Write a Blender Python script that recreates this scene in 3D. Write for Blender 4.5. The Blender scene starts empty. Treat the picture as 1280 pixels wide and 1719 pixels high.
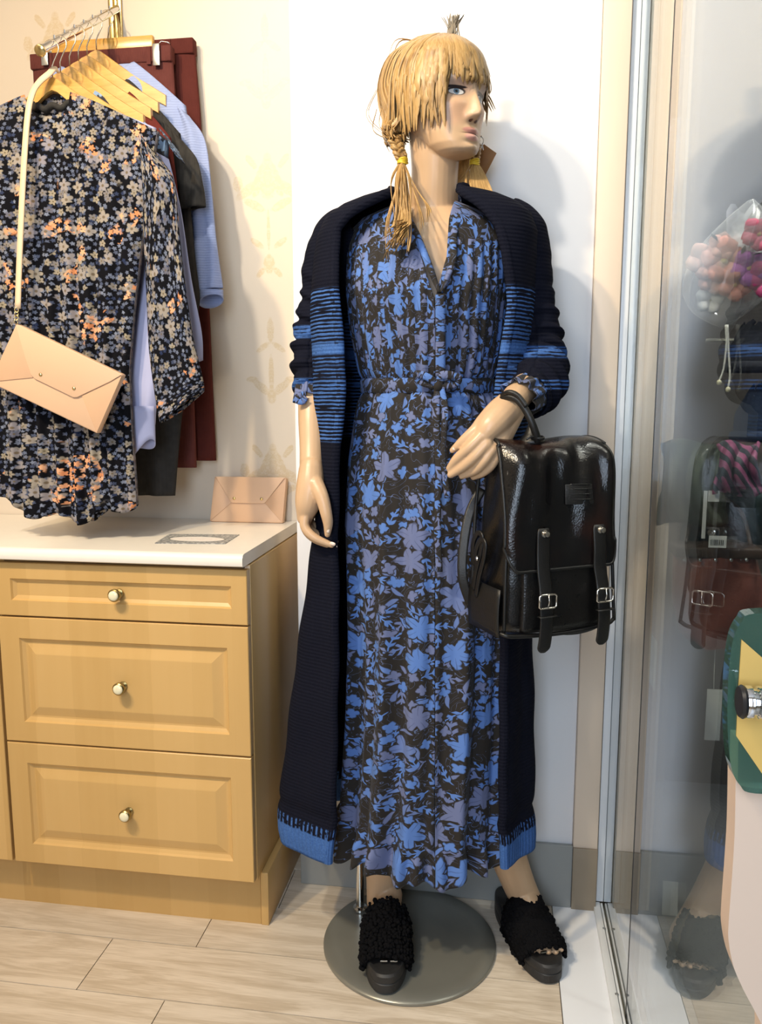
import bpy, bmesh, math, random
import numpy as np
from mathutils import Vector, Matrix
SC = bpy.context.scene
COL = SC.collection
PI = math.pi
# ---------------------------------------------------------------- camera
FPX, PITCH, YAW, CAMH = 1349.24, 0.1438, 0.1488, 1.18
cd = bpy.data.cameras.new('camera'); cam = bpy.data.objects.new('camera', cd); COL.objects.link(cam)
cd.sensor_fit = 'VERTICAL'; cd.sensor_height = 36.0; cd.lens = 36.0 * FPX / 1719.0
cd.clip_start = 0.02
cam.location = (0, 0, CAMH); cam.rotation_euler = (PI/2 - PITCH, 0, YAW)
SC.camera = cam
# ---------------------------------------------------------------- world and lights
W = bpy.data.worlds.new('world'); SC.world = W; W.use_nodes = True
W.node_tree.nodes['Background'].inputs[0].default_value = (0.95, 0.97, 1.0, 1)
W.node_tree.nodes['Background'].inputs[1].default_value = 0.1
def light(name, kind, loc, target, power, color, size=None, size_y=None, spot=None, blend=0.5):
    d = bpy.data.lights.new(name, kind); d.energy = power; d.color = color
    if kind == 'AREA':
        d.size = size
        if size_y: d.shape = 'RECTANGLE'; d.size_y = size_y
    else:
        d.shadow_soft_size = size or 0.05
    if kind == 'SPOT': d.spot_size = spot; d.spot_blend = blend
    o = bpy.data.objects.new(name, d); COL.objects.link(o); o.location = loc
    o.rotation_euler = (Vector(target) - Vector(loc)).to_track_quat('-Z', 'Y').to_euler()
    return o
light('warm_ceiling_spot', 'SPOT', (-1.25, 0.20, 2.62), (-0.75, 1.75, 1.2), 100, (1.0, 0.75, 0.43), 0.045, spot=1.5, blend=0.7)
light('display_ceiling_spot', 'SPOT', (-0.95, 0.15, 2.62), (-0.1, 1.7, 1.25), 85, (1.0, 0.91, 0.76), 0.05, spot=1.3, blend=0.6)
light('wall_wash_spot', 'SPOT', (-0.45, 0.95, 2.62), (-0.15, 1.8, 2.0), 22, (1.0, 0.94, 0.80), 0.06, spot=1.7, blend=0.9)
light('shop_daylight', 'AREA', (-0.22, -1.2, 1.55), (0.0, 1.7, 0.6), 34, (0.70, 0.83, 1.0), 0.7, 1.7)
light('ceiling_panel', 'AREA', (-1.3, -0.1, 2.6), (-1.25, 0.1, 0), 17, (1.0, 0.90, 0.76), 1.2, 1.0)
light('neighbour_fill_spot', 'SPOT', (0.66, 1.22, 2.60), (0.46, 1.56, 0.9), 85, (1.0, 0.94, 0.86), 0.04, spot=0.55, blend=0.6)  # unseen spot added to brighten the things behind the glass
light('neighbour_glow_panel', 'AREA', (1.2, 1.2, 2.6), (1.3, 1.6, 0), 10, (1.0, 0.9, 0.78), 0.5, 0.5)
VS = SC.view_settings
VS.view_transform = 'Standard'; VS.look = 'None'; VS.exposure = 0.16; VS.gamma = 1.0; VS.use_curve_mapping = False
SC.cycles.max_bounces = 8; SC.cycles.transparent_max_bounces = 16
SC.cycles.sample_clamp_indirect = 6.0; SC.cycles.caustics_reflective = False; SC.cycles.caustics_refractive = False
# ---------------------------------------------------------------- pixel helper: a photo pixel on a plane y=Y becomes a world point
_F = np.array([-math.sin(YAW)*math.cos(PITCH), math.cos(YAW)*math.cos(PITCH), -math.sin(PITCH)])
_R = np.array([math.cos(YAW), math.sin(YAW), 0]); _U = np.cross(_R, _F); _C = np.array([0, 0, CAMH])
def at(x, y, Y):
    d = _F + _R*(x-640)/FPX - _U*(y-859.5)/FPX
    return _C + d*(Y/d[1])
# ---------------------------------------------------------------- object helpers
def tag(o, label=None, cat=None, group=None, kind=None):
    if label: o['label'] = label
    if cat: o['category'] = cat
    if group: o['group'] = group
    if kind: o['kind'] = kind
    return o
def empty(name, loc, label=None, cat=None, group=None):
    o = bpy.data.objects.new(name, None); COL.objects.link(o); o.location = loc; o.empty_display_size = 0.05
    o['_l'] = tuple(loc); return tag(o, label, cat, group)
def wloc(o):
    v = Vector(o.location)
    return v if o.parent is None else wloc(o.parent) + v if o.get('_l') else v
def link(name, me, mat=None, parent=None):
    o = bpy.data.objects.new(name, me); COL.objects.link(o)
    if mat is not None and not me.materials:
        for m in (mat if isinstance(mat, (list, tuple)) else [mat]): me.materials.append(m)
    if parent is not None:
        o.parent = parent
        if parent.type == 'EMPTY':
            o.matrix_parent_inverse = Matrix.Translation(-Vector(parent.location))
    return o
def copy_tree(o, parent=None, off=(0, 0, 0)):
    c = o.copy(); COL.objects.link(c)
    if parent is not None: c.parent = parent
    for ch in list(o.children): copy_tree(ch, c)
    return c
class MB:
    def __init__(s): s.v = []; s.f = []; s.uv = []; s.mi = []; s.hasuv = False
    def add(s, vs, fs, uvs=None, mi=0):
        b = len(s.v); s.v += [tuple(map(float, p)) for p in vs]
        for k, f in enumerate(fs):
            s.f.append([b+i for i in f]); s.mi.append(mi)
            if uvs is not None: s.uv.append([uvs[i] for i in f]); s.hasuv = True
            else: s.uv.append([(0, 0)]*len(f))
        return s
    def box(s, x0, x1, y0, y1, z0, z1, mi=0):
        v = [(x0,y0,z0),(x1,y0,z0),(x1,y1,z0),(x0,y1,z0),(x0,y0,z1),(x1,y0,z1),(x1,y1,z1),(x0,y1,z1)]
        return s.add(v, [(0,3,2,1),(4,5,6,7),(0,1,5,4),(1,2,6,5),(2,3,7,6),(3,0,4,7)], mi=mi)
    def grid(s, P, closeu=False, uv=None, mi=0):
        # P[row][col] points
        R, Cn = len(P), len(P[0]); vs = [p for r in P for p in r]; fs = []; uvs = None
        b = len(s.v); s.v += [tuple(map(float, p)) for p in vs]
        for i in range(R-1):
            for j in range(Cn if closeu else Cn-1):
                j2 = (j+1) % Cn
                s.f.append([b+i*Cn+j, b+i*Cn+j2, b+(i+1)*Cn+j2, b+(i+1)*Cn+j]); s.mi.append(mi)
                if uv is not None:
                    a = uv[i][j]; d = uv[i+1][j]
                    bb = uv[i][j+1]; c = uv[i+1][j+1]
                    s.uv.append([a, bb, c, d]); s.hasuv = True
                else: s.uv.append([(0,0)]*4)
        return s
    def tube(s, pts, r, n=10, cap=True, flat=1.0, up=(0,0,1), mi=0):
        pts = [np.array(p, float) for p in pts]; m = len(pts)
        rs = r if isinstance(r, (list, tuple, np.ndarray)) else [r]*m
        P = []; prev = None
        for i in range(m):
            t = pts[min(i+1, m-1)] - pts[max(i-1, 0)]; t = t/(np.linalg.norm(t)+1e-12)
            if prev is None:
                a = np.array(up, float)
                if abs(a@t) > .95: a = np.array([1., 0, 0])
                a = a - t*(a@t)
            else: a = prev - t*(prev@t)
            a /= np.linalg.norm(a); prev = a; b = np.cross(t, a)
            P.append([pts[i] + rs[i]*(math.cos(q)*a*flat + math.sin(q)*b) for q in [2*PI*k/n for k in range(n)]])
        base = len(s.v); s.grid(P, True, mi=mi)
        if cap:
            s.f.append([base+k for k in range(n)][::-1]); s.mi.append(mi); s.uv.append([(0,0)]*n)
            s.f.append([base+(m-1)*n+k for k in range(n)]); s.mi.append(mi); s.uv.append([(0,0)]*n)
        return s
    def lathe(s, prof, c=(0,0,0), axis='z', n=24, mi=0):
        P = []
        for r, h in prof:
            row = []
            for k in range(n):
                q = 2*PI*k/n; a, b = max(r, 1e-5)*math.cos(q), max(r, 1e-5)*math.sin(q)
                row.append({'z': (c[0]+a, c[1]+b, c[2]+h), 'y': (c[0]+a, c[1]+h, c[2]+b), 'x': (c[0]+h, c[1]+a, c[2]+b)}[axis])
            P.append(row)
        base = len(s.v); s.grid(P, True, mi=mi)
        s.f.append([base+k for k in range(n)][::-1]); s.mi.append(mi); s.uv.append([(0,0)]*n)
        s.f.append([base+(len(prof)-1)*n+k for k in range(n)]); s.mi.append(mi); s.uv.append([(0,0)]*n)
        return s
    def prism(s, poly, d, mi=0):
        # poly: list of 3D points, extruded by vector d
        n = len(poly); a = [np.array(p, float) for p in poly]; b = [p+np.array(d, float) for p in a]
        return s.add(a+b, [tuple(range(n))[::-1], tuple(range(n, 2*n))] + [(i, (i+1) % n, n+(i+1) % n, n+i) for i in range(n)], mi=mi)
    def mesh(s, name, smooth=False, weld=False):
        me = bpy.data.meshes.new(name); me.from_pydata(s.v, [], s.f)
        if s.hasuv:
            l = me.uv_layers.new(name='uv'); flat = [c for f in s.uv for u in f for c in u]
            l.data.foreach_set('uv', flat)
        me.polygons.foreach_set('material_index', s.mi)
        bm = bmesh.new(); bm.from_mesh(me)
        if weld: bmesh.ops.remove_doubles(bm, verts=bm.verts, dist=1e-6)
        bmesh.ops.recalc_face_normals(bm, faces=bm.faces)
        bm.to_mesh(me); bm.free()
        if smooth:
            me.polygons.foreach_set('use_smooth', [True]*len(me.polygons))
            if smooth != 'all':
                me.set_sharp_from_angle(angle=math.radians(40))
        return me
    def build(s, name, mat, parent=None, smooth=False, bevel=0, seg=2, weld=False):
        me = s.mesh(name, smooth, weld)
        if bevel:
            bm = bmesh.new(); bm.from_mesh(me)
            es = [e for e in bm.edges if len(e.link_faces) == 2 and e.calc_face_angle(0) > 0.5]
            bmesh.ops.bevel(bm, geom=es, offset=bevel, segments=seg, affect='EDGES', profile=0.5, clamp_overlap=True)
            bm.to_mesh(me); bm.free()
            me.polygons.foreach_set('use_smooth', [True]*len(me.polygons)); me.set_sharp_from_angle(angle=math.radians(50))
        return link(name, me, mat, parent)
def bake(o):
    "apply modifiers of o into its mesh"
    dg = bpy.context.evaluated_depsgraph_get(); dg.update()
    me = bpy.data.meshes.new_from_object(o.evaluated_get(dg)); o.modifiers.clear(); o.data = me
    return o
def subsurf(o, lv=1):
    m = o.modifiers.new('s', 'SUBSURF'); m.levels = lv; m.render_levels = lv; return o
def solid(o, t, off=-1):
    m = o.modifiers.new('t', 'SOLIDIFY'); m.thickness = t; m.offset = off; return o
def smoothstep(a, b, x):
    t = np.clip((np.asarray(x, float)-a)/(b-a), 0, 1); return t*t*(3-2*t)
def interp(x, xs, ys): return np.interp(x, xs, ys)
def spline(pts, n=8):
    "Catmull-Rom through points"
    P = [np.array(p, float) for p in pts]; P = [2*P[0]-P[1]] + P + [2*P[-1]-P[-2]]; out = []
    for i in range(1, len(P)-2):
        for k in range(n):
            t = k/n
            out.append(0.5*((2*P[i]) + (-P[i-1]+P[i+1])*t + (2*P[i-1]-5*P[i]+4*P[i+1]-P[i+2])*t*t + (-P[i-1]+3*P[i]-3*P[i+1]+P[i+2])*t**3))
    out.append(P[-2]); return out
# ---------------------------------------------------------------- material helpers
class NT:
    def __init__(s, name):
        s.m = bpy.data.materials.new(name); s.m.use_nodes = True; s.t = s.m.node_tree; s.n = s.t.nodes; s.n.clear()
        s.out = s.n.new('ShaderNodeOutputMaterial')
    def node(s, ty, **kw):
        n = s.n.new('ShaderNode'+ty)
        for k, v in kw.items(): setattr(n, k, v)
        return n
    def put(s, sock, v):
        if isinstance(v, bpy.types.NodeSocket): s.t.links.new(v, sock)
        else:
            if sock.type == 'RGBA' and len(v) == 3: v = (*v, 1)
            sock.default_value = v
    def math(s, op, a, b=None, c=None, clamp=False):
        n = s.node('Math', operation=op); n.use_clamp = clamp
        for i, v in enumerate((a, b, c)):
            if v is not None: s.put(n.inputs[i], v)
        return n.outputs[0]
    def vmath(s, op, a, b=None):
        n = s.node('VectorMath', operation=op); s.put(n.inputs[0], a)
        if b is not None: s.put(n.inputs[1], b)
        return n.outputs['Value'] if op in ('LENGTH', 'DOT_PRODUCT', 'DISTANCE') else n.outputs[0]
    def sep(s, v): n = s.node('SeparateXYZ'); s.put(n.inputs[0], v); return n.outputs
    def comb(s, x, y, z=0.0):
        n = s.node('CombineXYZ')
        for i, v in enumerate((x, y, z)): s.put(n.inputs[i], v)
        return n.outputs[0]
    def mix(s, f, a, b, mode='MIX'):
        n = s.node('Mix', data_type='RGBA', blend_type=mode); s.put(n.inputs[0], f); s.put(n.inputs[6], a); s.put(n.inputs[7], b); return n.outputs[2]
    def step(s, e0, e1, x):
        n = s.node('MapRange', interpolation_type='SMOOTHSTEP'); s.put(n.inputs[0], x); s.put(n.inputs[1], e0); s.put(n.inputs[2], e1); s.put(n.inputs[3], 0.0); s.put(n.inputs[4], 1.0); return n.outputs[0]
    def noise(s, v, scale, detail=2.0, rough=0.5, dist=0.0, dims='3D', col=False):
        n = s.node('TexNoise', noise_dimensions=dims); s.put(n.inputs['Vector'], v); n.inputs['Scale'].default_value = scale
        n.inputs['Detail'].default_value = detail; n.inputs['Roughness'].default_value = rough; n.inputs['Distortion'].default_value = dist
        return n.outputs['Color' if col else 'Fac']
    def wave(s, v, scale, dist=0.0, ds=1.0, axis='X', detail=2.0):
        n = s.node('TexWave', bands_direction=axis); s.put(n.inputs['Vector'], v); n.inputs['Scale'].default_value = scale
        n.inputs['Distortion'].default_value = dist; n.inputs['Detail Scale'].default_value = ds; n.inputs['Detail'].default_value = detail
        return n.outputs['Fac']
    def voronoi(s, v, scale, dims='2D', rand=1.0):
        n = s.node('TexVoronoi', voronoi_dimensions=dims); s.put(n.inputs['Vector'], v); n.inputs['Scale'].default_value = scale; n.inputs['Randomness'].default_value = rand
        return n
    def obj(s): return s.node('TexCoord').outputs['Object']
    def uv(s): return s.node('UVMap').outputs[0]
    def geo(s): return s.node('NewGeometry').outputs['Position']
    def scale(s, v, k): return s.vmath('MULTIPLY', v, k)
    def bump(s, h, strength=0.3, dist=0.01):
        n = s.node('Bump'); s.put(n.inputs['Height'], h); n.inputs['Strength'].default_value = strength; n.inputs['Distance'].default_value = dist; return n.outputs[0]
    def bsdf(s, color, rough=0.5, metal=0.0, spec=0.5, normal=None, **kw):
        b = s.node('BsdfPrincipled'); s.put(b.inputs['Base Color'], color); s.put(b.inputs['Roughness'], rough); s.put(b.inputs['Metallic'], metal)
        s.put(b.inputs['Specular IOR Level'], spec)
        if normal is not None: s.put(b.inputs['Normal'], normal)
        for k, v in kw.items(): s.put(b.inputs[k.replace('_', ' ')], v)
        s.t.links.new(b.outputs[0], s.out.inputs[0]); return s.m
def plain(name, color, rough=0.5, metal=0.0, var=0.06, nscale=30, spec=0.5, bump=0.0, bscale=200, **kw):
    t = NT(name); p = t.obj(); n = t.noise(p, nscale, 3)
    c = t.mix(n, tuple(x*(1-var) for x in color), tuple(min(1, x*(1+var)) for x in color))
    nm = t.bump(t.noise(p, bscale, 2), bump, 0.002) if bump else None
    return t.bsdf(c, rough, metal, spec, nm, **kw)
def wood(name, c0, c1, scale=6.0, axis='X', rough=0.35, stretch=(1, 1, 1), spec=0.5):
    t = NT(name); p = t.scale(t.geo(), stretch)
    w = t.noise(p, scale, 4, 0.6, 0.6); g = t.noise(t.scale(p, (6, 6, 6)), scale, 2)
    f = t.math('ADD', t.math('MULTIPLY', w, 0.75), t.math('MULTIPLY', g, 0.25))
    return t.bsdf(t.mix(t.step(0.3, 0.7, f), c0, c1), rough, 0, spec, t.bump(f, 0.08, 0.002))
# ================================================================ the room
YW, XG, YP = 1.98, 0.262, 1.777          # wallpaper wall, glass plane, white display panel
def mat_wallpaper():
    t = NT('damask_wallpaper'); g = t.sep(t.geo())
    PX, PZ = 0.53, 0.70
    # columns of ornaments, half-drop repeat
    xr = t.math('DIVIDE', t.math('ADD', g[0], 0.575+PX*10), PX)
    col = t.math('FLOOR', t.math('ADD', xr, 0.5))
    u = t.math('MULTIPLY', t.math('ABSOLUTE', t.math('SUBTRACT', xr, col)), PX)
    zz = t.math('ADD', g[2], t.math('MULTIPLY', t.math('MODULO', col, 2.0), PZ/2))
    v = t.math('MULTIPLY', t.math('SUBTRACT', t.math('FRACT', t.math('DIVIDE', t.math('ADD', zz, 0.0), PZ)), 0.5), PZ)
    def ell(cx, cz, a, b, rot):
        dx = t.math('SUBTRACT', u, cx); dz = t.math('SUBTRACT', v, cz); c, s_ = math.cos(rot), math.sin(rot)
        X = t.math('ADD', t.math('MULTIPLY', dx, c/a), t.math('MULTIPLY', dz, s_/a))
        Z = t.math('ADD', t.math('MULTIPLY', dx, -s_/b), t.math('MULTIPLY', dz, c/b))
        return t.math('ADD', t.math('MULTIPLY', X, X), t.math('MULTIPLY', Z, Z))
    E = [(0,-0.055,.022,.04,0),(.02,-.05,.012,.045,.35),(.05,-.075,.035,.012,-.6),(.075,-.06,.012,.018,0),(.035,-.11,.03,.01,.5),
         (0,-.02,.012,.03,0),(.04,-.01,.02,.008,.9),(0,.13,.012,.02,0),(.025,.15,.03,.010,.7),(.05,.17,.014,.008,0),(0,.18,.007,.05,0),
         (0,-.17,.004,.05,0),(.02,.25,.02,.007,-.6),(.0,.29,.009,.03,0),(.03,-.2,.02,.007,.6),(0,-.25,.014,.022,0),(.022,-.27,.014,.007,-.8)]
    d = None
    for e in E:
        q = ell(*e); d = q if d is None else t.math('MINIMUM', d, q)
    d = t.math('ADD', d, t.math('MULTIPLY', t.math('SUBTRACT', t.noise(t.comb(u, v, 0), 90, 3), 0.5), 1.4))
    m = t.math('SUBTRACT', 1.0, t.step(0.75, 1.25, d))
    vein = t.step(0.42, 0.55, t.noise(t.comb(t.math('MULTIPLY', u, 60), t.math('MULTIPLY', v, 60), 0), 2.0, 3, 0.6, 1.2))
    m = t.math('MULTIPLY', m, t.math('ADD', 0.45, t.math('MULTIPLY', vein, 0.5)))
    base = t.mix(t.noise(t.geo(), 3.0, 3), (0.66, 0.565, 0.455), (0.72, 0.625, 0.51))
    c = t.mix(t.math('MULTIPLY', m, 0.55), base, (0.56, 0.41, 0.20))
    return t.bsdf(c, t.math('SUBTRACT', 0.62, t.math('MULTIPLY', m, 0.25)), 0, 0.4, t.bump(t.noise(t.geo(), 260, 2), 0.08, 0.001))
M = {}
M['paper'] = mat_wallpaper()
M['white'] = plain('white_painted_panel', (0.83, 0.83, 0.85), 0.42, var=0.02, nscale=4, spec=0.4, bump=0.03, bscale=120)
M['ceiling'] = plain('ceiling_paint', (0.85, 0.84, 0.82), 0.8, var=0.02)
M['skirting'] = plain('grey_skirting_laminate', (0.30, 0.31, 0.30), 0.35, var=0.06, nscale=8)
M['peach'] = plain('peach_painted_wood', (0.80, 0.66, 0.52), 0.45, var=0.04, nscale=6)
M['alu'] = plain('white_aluminium', (0.82, 0.85, 0.88), 0.3, 0.0, var=0.02, nscale=5)
M['dark'] = plain('black_rubber_seal', (0.012, 0.012, 0.014), 0.4)
M['steel'] = plain('brushed_steel', (0.55, 0.55, 0.54), 0.28, 1.0, var=0.1, nscale=40)
M['chrome'] = plain('polished_chrome', (0.80, 0.80, 0.80), 0.08, 1.0, var=0.02)
M['brass'] = plain('gold_brass', (0.75, 0.56, 0.25), 0.22, 1.0, var=0.1)
M['grout'] = plain('plank_joint', (0.30, 0.24, 0.17), 0.8)
M['strip'] = plain('white_floor_tile', (0.80, 0.82, 0.86), 0.18, var=0.03, nscale=6)
def mat_plank(i):
    t = NT('floor_plank_grain'); p = t.geo(); rnd = t.node('ObjectInfo').outputs['Random']
    q = t.vmath('ADD', t.scale(p, (1.6, 14, 1)), t.comb(t.math('MULTIPLY', rnd, 37.0), t.math('MULTIPLY', rnd, 11.0), 0))
    n = t.noise(q, 1.6, 5, 0.62, 1.5); f = t.noise(t.scale(q, (3, 6, 1)), 4.0, 3)
    k = t.math('ADD', t.math('MULTIPLY', n, 0.7), t.math('MULTIPLY', f, 0.3))
    c = t.mix(t.step(0.36, 0.64, k), (0.50, 0.415, 0.315), (0.70, 0.615, 0.51))
    c = t.mix(t.math('MULTIPLY', rnd, 0.25), c, (0.50, 0.45, 0.38))
    return t.bsdf(c, t.math('ADD', 0.30, t.math('MULTIPLY', f, 0.2)), 0, 0.4, t.bump(k, 0.1, 0.002))
M['plank'] = mat_plank(0)
def mat_glass(name, tint, boost=1.0):
    t = NT(name); lw = t.node('LayerWeight'); lw.inputs[0].default_value = 0.5
    fac = lw.outputs['Facing']          # 1 - cos(view angle) at blend 0.5
    r = t.math('ADD', 0.04, t.math('MULTIPLY', t.math('POWER', fac, 5.0), 0.96))
    r = t.math('MULTIPLY', r, boost, clamp=True)
    tr = t.node('BsdfTransparent'); tr.inputs[0].default_value = (*tint, 1)
    gl = t.node('BsdfGlossy'); gl.inputs['Roughness'].default_value = 0.0; gl.inputs['Color'].default_value = (0.97, 0.98, 1, 1)
    mx = t.node('MixShader'); t.t.links.new(r, mx.inputs[0]); t.t.links.new(tr.outputs[0], mx.inputs[1]); t.t.links.new(gl.outputs[0], mx.inputs[2])
    t.t.links.new(mx.outputs[0], t.out.inputs[0]); return t.m
M['glass'] = mat_glass('coated_shop_glass', (0.90, 0.94, 0.94), 1.35)
def struct(name, mb, mat, parent=None, **kw):
    o = mb.build(name, mat, parent, **kw)
    if parent is None: o['kind'] = 'structure'
    return o
XL, YB_, ZC = -2.3, -2.0, 2.72
floor = struct('floor', MB().box(XL, 1.6, YB_, 2.45, -0.06, -0.006), M['grout'])
# planks: rows run along x; one shared mesh per length
def plank_mesh(L, wd):
    return MB().box(0, L, 0, wd, -0.006, 0.0).mesh('plank', False)
ROW0, PITCHY, PL = 1.5087, 0.1563, 1.22
offs = {0: -0.631, -1: -0.8216, -2: -0.634}
rnd = random.Random(3)
shared = {}
for k in range(-22, 3):
    y0 = ROW0 + k*PITCHY; joint = offs.get(k, rnd.uniform(-1.2, 0)); x = joint - PL*math.ceil((joint-XL)/PL)
    while x < 0.139:
        a, b = max(x, XL), min(x+PL, 0.139)
        if b-a > 0.02:
            key = round(b-a, 4)
            if key not in shared:
                me = MB().box(0.001, b-a-0.001, 0.001, PITCHY-0.001, -0.006, 0.0).mesh('plank'); me.materials.append(M['plank']); shared[key] = me
            o = link('plank', shared[key], None, floor); o.location = (a, y0, 0)
        x += PL
struct('trim_1', MB().box(0.140, 0.2335, YB_, YP, -0.006, 0.0005), M['strip']).__setitem__('label', 'white tile strip along the glass')
struct('wall_back', MB().box(XL, 0.3, YW, YW+0.1, 0, ZC), M['paper'])
struct('wall_left', MB().box(XL-0.1, XL, YB_, YW+0.1, 0, ZC), M['paper'])
M['shopwall'] = plain('far_shop_wall', (0.62, 0.58, 0.53), 0.7)
struct('wall_front', MB().box(XL-0.1, 1.7, YB_-0.1, YB_, 0, ZC), M['shopwall'])
struct('ceiling', MB().box(XL-0.1, 1.7, YB_-0.1, 2.6, ZC, ZC+0.1), M['ceiling'])
# the white display panel the mannequin stands against
struct('wall_panel', MB().box(-0.463, 0.182, YP, YW-0.002, 0, ZC), M['white'], bevel=0.003)
struct('baseboard_back', MB().box(-0.463, 0.182, YP-0.012, YP-0.0005, 0.0, 0.154), M['skirting'], bevel=0.002)
struct('trim_2', MB().box(0.1825, 0.2375, YP-0.010, YW-0.002, 0, ZC), M['peach'], bevel=0.002)
M['olive'] = plain('shaded_skirting_end', (0.30, 0.24, 0.17), 0.5)  # shade at the strip's foot put into a brown colour
struct('baseboard_right', MB().box(0.1825, 0.2375, YP-0.016, YP-0.0105, 0, 0.152), M['olive'], bevel=0.001)
# glass partition: post, floor rail, two panes, seal
struct('trim_3', MB().box(0.2405, 0.2570, YP+0.005, YP+0.06, 0.012, ZC).box(0.2585, 0.2710, YP+0.005, YP+0.06, 0.012, ZC), M['alu'], bevel=0.001)
rail = struct('trim_4', MB().box(0.2335, 0.2490, YB_, YP+0.004, -0.004, 0.012).box(0.2505, 0.2555, YB_, YP+0.004, -0.004, 0.010).box(0.2685, 0.285, YB_, YP+0.004, -0.004, 0.012), M['alu'], bevel=0.0015)
for yy in (1.685, 1.485, 1.28):
    MB().lathe([(0.0035, 0), (0.0035, 0.0012), (0.002, 0.0018)], (0.2475, yy, 0.0118), n=10).build('screw', M['steel'], rail)
struct('wall_partition', MB().box(0.272, 0.36, YP+0.005, YP+0.06, 0, ZC), M['peach'])
w1 = struct('window_1', MB().box(0.2575, 0.2665, 1.4365, YP+0.0045, 0.004, 2.66), M['glass'])
w2 = struct('window_2', MB().box(0.2575, 0.2665, YB_+0.01, 1.4310, 0.004, 2.66), M['glass'])
struct('trim_5', MB().box(0.2570, 0.2668, 1.4312, 1.4363, 0.004, 2.66), M['dark'])
struct('trim_6', MB().box(0.235, 0.29, YB_, YP+0.06, 2.66, ZC), M['alu'])
# the darker neighbouring shop seen through the glass
M['nfloor'] = plain('neighbour_floor', (0.30, 0.31, 0.33), 0.4)
M['nwall'] = plain('neighbour_wall', (0.21, 0.185, 0.165), 0.7)
struct('wall_right', MB().box(1.6, 1.7, YB_, 2.6, 0, ZC), M['nwall'])
struct('wall_neighbour', MB().box(0.37, 1.6, 2.45, 2.55, 0, ZC), M['nwall'])
struct('floor_neighbour', MB().box(0.30, 1.6, YB_, 2.45, -0.006, 0.0), M['nfloor'])

# ================================================================ cabinets
def mat_maple(name, k=1.0):
    t = NT(name); p = t.geo(); s = t.sep(p)
    strip = t.node('TexWhiteNoise', noise_dimensions='1D'); t.put(strip.inputs['W'], t.math('FLOOR', t.math('MULTIPLY', s[0], 11.0)))
    g = t.noise(t.scale(p, (30, 30, 2.5)), 1.5, 3, 0.5, 0.4)
    c = t.mix(strip.outputs[0], (0.52*k, 0.315*k, 0.105*k), (0.61*k, 0.385*k, 0.145*k))
    c = t.mix(t.math('MULTIPLY', g, 0.35), c, (0.68*k, 0.455*k, 0.195*k))
    return t.bsdf(c, 0.32, 0, 0.45, t.bump(g, 0.03, 0.001))
M['maple'] = mat_maple('honey_maple_veneer'); M['maple2'] = mat_maple('plinth_maple_veneer', 0.86)
M['gap'] = plain('gap_shade_brown', (0.10, 0.055, 0.02), 0.7)
M['cream'] = plain('cream_knob_cap', (0.80, 0.74, 0.52), 0.2, var=0.1, nscale=120)
M['antique'] = plain('antique_brass', (0.36, 0.27, 0.11), 0.3, 1.0, var=0.2)
M['laminate'] = plain('cream_worktop_laminate', (0.84, 0.79, 0.71), 0.22, var=0.03, nscale=40)
def panel_front(x0, x1, z0, z1, yf, ins, name, parent, thick=0.02, raised=True):
    rects = [(0, thick), (0, 0.0015), (0.0015, 0), (ins, 0), (ins+0.003, 0.0045), (ins+0.010, 0.0085), (ins+0.014, 0.0085)]
    if raised: rects += [(ins+0.034, 0.0022), (ins+0.036, 0.0018)]
    mb = MB(); P = []
    for i, d in rects: P.append([(x0+i, yf+d, z0+i), (x1-i, yf+d, z0+i), (x1-i, yf+d, z1-i), (x0+i, yf+d, z1-i)])
    mb.grid(P, True); n = len(rects)
    mb.f += [[(n-1)*4+k for k in range(4)], [3, 2, 1, 0]]; mb.mi += [0, 0]; mb.uv += [[(0,0)]*4]*2
    return mb.build(name, M['maple'], parent)
def knob(px, parent, zc):
    x = px; y = 1.55
    k = MB().lathe([(0.0095, 0.001), (0.0095, -0.002), (0.0055, -0.004), (0.0050, -0.013), (0.0115, -0.016), (0.0135, -0.019), (0.0135, -0.024), (0.0112, -0.0262), (0.010, -0.0258)], (x, y+0.002, zc), 'y', 28).build('knob', M['antique'], parent, smooth=True)
    MB().lathe([(0.0108, -0.0240), (0.0106, -0.0266), (0.0085, -0.0285), (0.004, -0.0294), (0.0005, -0.0296)], (x, y+0.002, zc), 'y', 24).build('knob_cap', M['cream'], parent, smooth='all')
YF, DT = 1.55, 0.02
def cabinet(x0, x1, label, loc, fronts, side):
    r = empty('drawer_cabinet', (loc, 1.75, 0), label, 'cabinet')
    MB().box(x0, x1, YF+DT+0.001, YW-0.004, 0.1285, 0.833).build('body', M['maple'], r, bevel=0.001)
    MB().box(x0+0.012, x1-0.012, YF+DT-0.001, YF+DT+0.0008, 0.132, 0.829).build('gap_shade', M['gap'], r)  # dark sheet that puts shade into the gaps between the fronts
    for (z0, z1, ins, rs, nm) in fronts:
        d = panel_front(x0+0.0015, x1-0.0015, z0, z1, YF, ins, nm, r, raised=rs)
        if nm == 'drawer': knob((x0+x1)/2 + 0.0, d, (z0+z1)/2)
    return r
c1 = cabinet(-1.074, -0.509, 'maple drawer cabinet with three panelled drawers under cream worktop', -0.79,
        [(0.710, 0.826, 0.034, False, 'drawer'), (0.4235, 0.706, 0.046, True, 'drawer'), (0.1345, 0.4195, 0.046, True, 'drawer')], True)
c2 = cabinet(-1.643, -1.078, 'maple cabinet cut by the left picture edge, left of three-drawer cabinet', -1.36,
        [(0.710, 0.826, 0.034, False, 'drawer'), (0.1345, 0.706, 0.046, True, 'door')], True)
pl = empty('cabinet_plinth', (-1.0, 1.6, 0), 'maple plinth board running under both drawer cabinets', 'plinth')
MB().box(-1.64, -0.5135, 1.603, 1.618, 0, 0.1275).build('front_board', M['maple2'], pl)
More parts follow.
